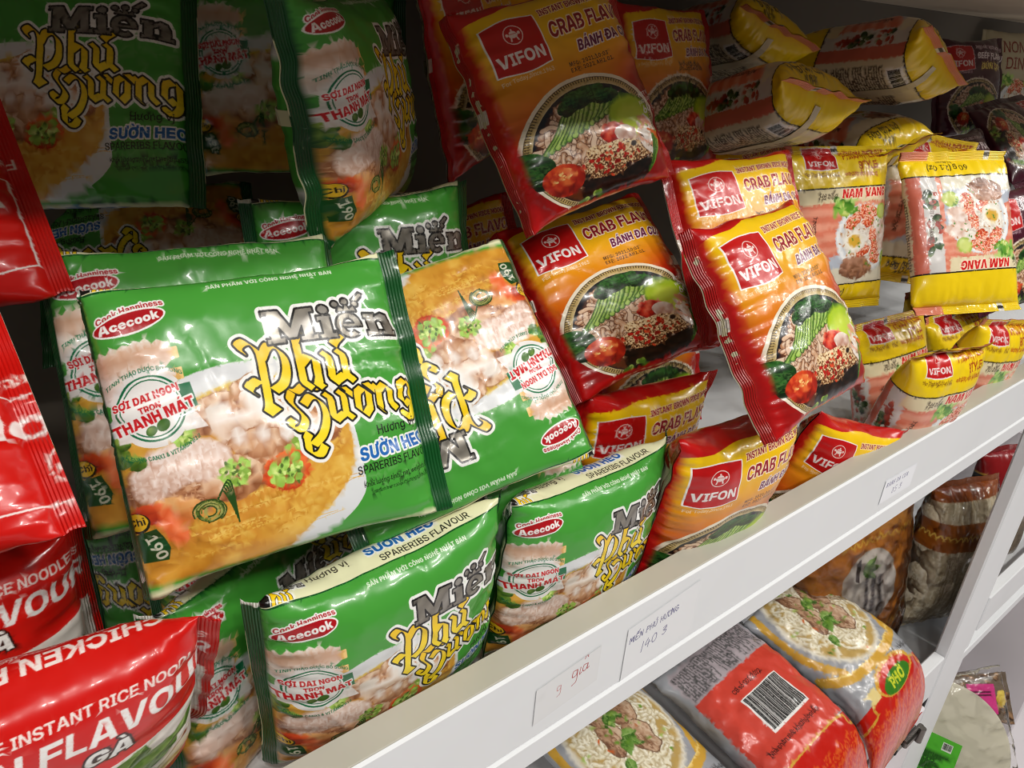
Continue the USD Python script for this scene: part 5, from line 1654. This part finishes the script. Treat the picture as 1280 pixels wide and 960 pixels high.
bag('U5', 'purple', (1.4600, 0.2600, 0.1200), (0.9651, -0.1870, -0.0984), 0.5, 'beef_noodle_packet', 'dark purple noodle packet in the shadow under the sideways one', 'noodle packet', 'dark purple noodle packets', thick=46)
bag('U6', 'purple', (1.3000, 0.1700, 0.0150), (1.2446, -0.1780, -0.1326), 0.5, 'beef_noodle_packet', 'dark purple noodle packet lowest at the right picture edge', 'noodle packet', 'dark purple noodle packets', thick=46)
bag('U7', 'purple', (1.6200, 0.3600, 0.1700), (1.2446, -0.1780, -0.1326), 0.5, 'beef_noodle_packet', 'dark purple noodle packet below the one at the far back wall', 'noodle packet', 'dark purple noodle packets', thick=46)
bag('C12', 'crab', (0.6700, 0.2600, 0.0200), (1.3123, -0.0864, -0.0666), 0.5, 'crab_noodle_packet', 'crab noodle packet deep in the heap behind the front slanting one', 'noodle packet', 'red and yellow crab noodle packets', thick=46)
bag('P13', 'pink', (1.0000, 0.3000, 0.0500), (0.7760, -1.0495, 1.2408), 0.5, 'pork_noodle_packet', 'pink noodle packet deep in the heap under the upright pink one', 'noodle packet', 'pink and yellow noodle packets', thick=50)
bag('G14', 'green', (0.3100, 0.3200, 0.0300), (1.3123, -0.0864, -0.0666), 0.5, 'glass_noodle_packet', 'green glass noodle packet deep in the heap left of the crab packets', 'noodle packet', 'green glass noodle packets', thick=44)
bag('G15', 'green', (0.1370, 0.1280, -0.0040), (1.4746, 0.4217, 0.4042), 0.6, 'glass_noodle_packet', 'green glass noodle packet in the dark gap right of the corner red packet', 'noodle packet', 'green glass noodle packets', thick=44, fold=(-1.2, 0))
bag('P14', 'pink', (1.1960, 0.1030, -0.0490), (0.8305, -1.0910, 1.2154), 0.6, 'pork_noodle_packet', 'pink noodle packet standing right under the upside-down one', 'noodle packet', 'pink and yellow noodle packets', thick=50)


for i, b in enumerate(BAGS):
    for o in BAGS:
        if o is not b:
            b.press(o)
    if b.pos[2] > -.15:
        b.keep_above(-.0745, .0245)
    else:
        b.keep_above(-.664, -9)
    b.settle()
for i, b in enumerate(BAGS):
    name, label, cat, group, kind, keep = b.meta
    t = build_bag(name, label, cat, group, b, kind, keep, LOOK['film'], i * .37)
    if kind in ('brown', 'skein'):
        # the loose clear outer film
        w = Bag((b.W, b.C * 1.05), 500 + i, thick=b.thick + 16, lumps=1.6, creases=60, full=3.5)
        g = w.X[:, :-1] / 1000
        g[..., 2] += (meshkit.fbm(g * 40, 2, i) - .5) * .010
        na, nb = g.shape[:2]
        q = np.arange(na * nb).reshape(na, nb)
        q0, q1 = q[:-1], q[1:]
        F = np.concatenate([np.stack([q0, q1, np.roll(q1, -1, 1)], -1).reshape(-1, 3), np.stack([q0, np.roll(q1, -1, 1), np.roll(q0, -1, 1)], -1).reshape(-1, 3)])
        part(t, 'clear_film', (g.reshape(-1, 3), F), LOOK['clear_film'], True)


# ---------------------------------------------------------------- price notes on the lip: pen on paper and tape
def flat_print(name, label, cat, sh, org, xd, yd, mat, keep=1.0, parent=None, thick=.0003, group=None):
    """A printed sheet laid flat: org is its top left corner, xd and yd unit directions along and down."""
    im, fo, s = sh.done()
    H, W = im.shape[:2]
    q = np.random.RandomState(5)
    m = np.abs(im - ndimage.gaussian_filter(im, (1.5, 1.5, 0))).max(2)
    on = q.rand(H, W) < np.clip(m * 7 * keep, 0, 1) * (m > .05)
    on[::20, ::20] = True
    on[:1] = on[-1:] = False
    on[:, :1] = on[:, -1:] = False
    yy, xx = np.nonzero(on)
    ex, ey = np.linspace(0, W, 24), np.linspace(0, H, 16)
    px = np.concatenate([xx + .5, ex, ex, 0 * ey[1:-1], 0 * ey[1:-1] + W])
    py = np.concatenate([yy + .5, 0 * ex, 0 * ex + H, ey[1:-1], ey[1:-1]])
    tri = spatial.Delaunay(np.stack([px, py], 1)).simplices
    xd, yd = np.array(xd, float), np.array(yd, float)
    n = np.cross(yd, xd)
    v = np.array(org) + np.outer(px / s / 1000, xd) + np.outer(py / s / 1000, yd)
    fn = np.cross(v[tri[:, 1]] - v[tri[:, 0]], v[tri[:, 2]] - v[tri[:, 0]]) @ n
    tri = np.where((fn < 0)[:, None], tri[:, [0, 2, 1]], tri)
    col = lin(im[np.clip(py.astype(int), 0, H - 1), np.clip(px.astype(int), 0, W - 1)])
    k = len(v)
    rim = np.concatenate([np.arange(len(px))])
    V = np.vstack([v + n * thick, v])
    F = np.vstack([tri, tri[:, ::-1] + k])
    path = numbered(str(parent.GetPath()) if parent else '/World', name)
    p = printed_mesh(path, V, F, np.vstack([np.tile(n, (k, 1)), np.tile(-n, (k, 1))]), np.vstack([col, col]), np.zeros(2 * k), V * 1.0, LOOK[mat])
    if parent is None:
        tag(p, label, cat, group)
    return p


def pen(sh, strokes, x, y, k, col, w=.7):
    """Handwriting: strokes are lists of points in letter units, y down."""
    for st in strokes:
        p = np.array(st, float)
        if len(p) > 2:
            p = curve(p, 6)
        sh.line([(x + a * k - b * k * -.0, y + b * k) for a, b in p], w, col)


GLYPH = {
    'M': [[(0, 1), (.1, 0), (.35, .7), (.6, 0), (.7, 1)]], 'I': [[(.1, 0), (.05, 1)]], 'N': [[(0, 1), (.08, 0)], [(.08, 0), (.5, 1)], [(.5, 1), (.58, 0)]],
    'E': [[(.5, .02), (.05, 0), (0, 1), (.5, .95)], [(.03, .5), (.4, .48)]], '^': [[(.1, -.2), (.25, -.4), (.4, -.2)], [(.42, -.35), (.6, -.6)]],
    'P': [[(0, 1), (.08, 0)], [(.06, .02), (.5, .1), (.4, .5), (.05, .55)]], 'H': [[(0, 1), (.06, 0)], [(.5, 1), (.56, 0)], [(.02, .5), (.54, .48)]],
    'U': [[(0, 0), (.02, .8), (.25, 1), (.48, .8), (.55, 0)]], "'": [[(.3, -.15), (.45, -.45)]], 'u': [[(0, 0), (.02, .8), (.25, 1), (.48, .8), (.55, 0)], [(.55, 0), (.75, .05), (.72, -.2)]],
    'O': [[(.3, 0), (.02, .3), (.05, .85), (.35, 1), (.6, .7), (.55, .15), (.3, 0)]], 'o': [[(.3, 0), (.02, .3), (.05, .85), (.35, 1), (.6, .7), (.55, .15), (.3, 0)], [(.5, .08), (.75, .02), (.7, -.2)]],
    'G': [[(.55, .15), (.25, 0), (0, .5), (.25, 1), (.58, .85), (.58, .55), (.35, .55)]], '1': [[(.15, 0), (.0, 1.2)]], '4': [[(.3, 0), (0, .65), (.65, .6)], [(.45, .3), (.4, 1.1)]], '0': [[(.3, 0), (.02, .3), (.05, .85), (.35, 1), (.6, .7), (.55, .15), (.3, 0)]],
    'z': [[(.05, .1), (.5, .05), (.15, .5), (.5, .55), (.3, .95), (0, .9)], [(.05, .35), (.5, .28)]], 'g': [[(.45, .35), (.1, .3), (.05, .75), (.4, .75), (.48, .35)], [(.48, .35), (.45, 1.3), (.1, 1.5)]],
    'i': [[(.15, .35), (.1, .9), (.25, .85)]], 'a': [[(.45, .4), (.1, .35), (.05, .8), (.35, .85), (.48, .4)], [(.48, .4), (.45, .85), (.62, .8)]], '/': [[(.3, .05), (.62, -.5)]], '5': [[(.5, 0), (.1, 0), (.05, .45), (.45, .5), (.4, .95), (0, 1)]],
    '8': [[(.45, .15), (.1, .1), (.4, .6), (.35, 1), (.05, .9), (.15, .55), (.45, .15)]], 'B': [[(0, 1), (.06, 0)], [(.06, 0), (.45, .15), (.1, .48)], [(.1, .48), (.5, .7), (.0, 1)]], 'A': [[(0, 1), (.3, 0), (.5, 1)], [(.1, .65), (.45, .62)]],
    'D': [[(0, 1), (.06, 0)], [(.05, 0), (.55, .3), (.4, .9), (0, 1)]], 'C': [[(.5, .1), (.1, .2), (.05, .8), (.5, .95)]],
}


def write(sh, text, x, y, k, col, w=.7, step=.92):
    for ch in text:
        if ch == ' ':
            x += .55 * k
        elif ch in "^'/":
            pen(sh, GLYPH[ch], x - step * k * .95, y, k, col, w)
        else:
            pen(sh, GLYPH[ch], x, y, k, col, w)
            x += step * k * (.55 if ch in 'I1i' else 1)


INK, REDINK, TAPE = C(.16, .15, .42), C(.62, .10, .10), C(.878, .885, .895)
look('paper', {'c': ('attribute', {'attribute': 'print'}), 'p': ('principled_bsdf', {'roughness': .3})}, [('c.color', 'p.base_color')])
sh = Sheet(84, 52, 8, TAPE)
write(sh, "MIE^N PHU' HuoNG", 4, 11, 5.6, INK, .75, .78)
write(sh, '140 z', 20, 25, 8.5, INK, .75, .9)
flat_print('price_note', 'price note in blue pen on clear tape under the second green packet', 'price note', sh, (.3655, -.0003, -.0215), (1, 0, .10), (0, 0, -1), 'paper')
sh = Sheet(62, 34, 8, C(.855, .86, .865))
sh.ell(3, 10, 1.6, 1.2, C(.70, .70, .70), 0, .5)
write(sh, 'g', 20, 9, 8, REDINK * .5 + C(.4, .36, .36), .6)
write(sh, 'gia^', 34, 4, 11, REDINK, .8, .60)
flat_print('price_note', 'faded price note in red pen at the left end of the lip', 'price note', sh, (.275, -.0003, -.0265), (1, 0, .10), (0, 0, -1), 'paper')
sh = Sheet(72, 30, 8, C(.93, .94, .96))
write(sh, "BANH DA CUA", 6, 5, 5.4, INK * .6 + .3, .9, .92)
write(sh, '85 z', 24, 16, 7.5, INK * .5 + .36, .8, .9)
flat_print('price_note', 'small white paper price note under the rightmost crab packet', 'price note', sh, (.7665, -.0003, -.0315), (1, 0, -.02), (0, 0, -1), 'paper')

# ---------------------------------------------------------------- low in the next unit: rice paper in its bag, a packet behind it
plain('rice_paper', (.80, .78, .71), .55)


def frame(n, up):
    n = np.array(n, float) / np.linalg.norm(n)
    up = np.array(up, float) - n * (np.array(up, float) @ n)
    up /= np.linalg.norm(up)
    return np.stack([np.cross(up, n), up, n], 1)


def lathe(profile, n=72):
    return trimesh.creation.revolve(np.array(profile), sections=n)


R = frame((-.62, -.58, .53), (.2, .5, .85))
P = np.array([1.575, .005, -1.03])
rp = thing('rice_paper_pack', 'round white rice paper in a clear bag with a bright green label', 'rice paper', P, R)
prof = [(0, -.016)] + [(.148 + .002 * (i % 2), -.016 + .032 * i / 16) for i in range(17)] + [(.146, .0165), (.09, .0175), (0, .018)]
part(rp, 'sheets', lathe(prof), LOOK['rice_paper'], 40)
b = Bag((350, 700), 77, thick=72, full=4.0, lumps=1.6, creases=26)
b.place((0, 0, 0), np.eye(3))
b.settle()
g = b.X[:, :-1] / 1000
na, nb = g.shape[:2]
idx = np.arange(na * nb).reshape(na, nb)
i0, i1 = idx[:-1], idx[1:]
F = np.concatenate([np.stack([i0, i1, np.roll(i1, -1, 1)], -1).reshape(-1, 3), np.stack([i0, np.roll(i1, -1, 1), np.roll(i0, -1, 1)], -1).reshape(-1, 3)])
part(rp, 'clear_bag', (g.reshape(-1, 3), F), LOOK['clear_film'], True)
GL = C(.34, .74, .20)
sh = Sheet(104, 92, 5, GL)
sh.poly([(0, 86), (104, 86), (104, 92), (0, 92)], C(.46, .84, .34))
sh.barcode(66, 10, 20, 16, 4)
sh.poly([(3, 2), (24, 2), (12, 26), (3, 26)], C(.30, .26, .18))
for k in range(7):
    sh.lines_of_text(12, 40 + k * 6, 76 - (k % 3) * 14, 2, 6, 2.6, C(.10, .30, .06), 40 + k)
a = .52
o = R @ np.array([-.058, .05, .024]) + P
flat_print('label', '', '', sh, np.array([-.045, .062, .0240]), (math.cos(a), -math.sin(a), 0), (-math.sin(a), -math.cos(a), 0), 'paper', 1.0, rp)


def sheet_sweet():
    sh = Sheet(200, 260, 3, C(.42, .36, .30))
    r = np.random.RandomState(3)
    for i in range(120):
        sh.blob(r.uniform(0, 200), r.uniform(0, 260), r.uniform(5, 11), r.uniform(4, 9), [(.20, .13, .09), (.40, .28, .20), (.66, .52, .38)], r.rand() * 3, i)
    sh.poly([(96, 95), (160, 95), (160, 165), (96, 165)], C(.82, .22, .52))
    sh.lines_of_text(104, 112, 46, 14, 7, 3.4, C(.25, .05, .15), 3)
    sh.blob(176, 130, 15, 20, [(.70, .58, .20), (.88, .78, .36)], 0, 7)
    return sh.done()


def place_one(kind, size, pos, n, up, name, label, cat, keep=.6, **k):
    q = Bag(size, 300 + int(pos[0] * 100), **k)
    q.place(pos, frame(n, up))
    q.settle()
    build_bag(name, label, cat, None, q, kind, keep, LOOK['film'], pos[0])


plain('sweet_back', (.4, .35, .3), .3)
place_one('sweet', (200, 260), (1.80, .03, -1.04), (-.6, -.5, .62), (.3, .5, .8), 'snack_packet', 'dark brown packet with a bright pink label behind the rice paper', 'snack packet', thick=40)
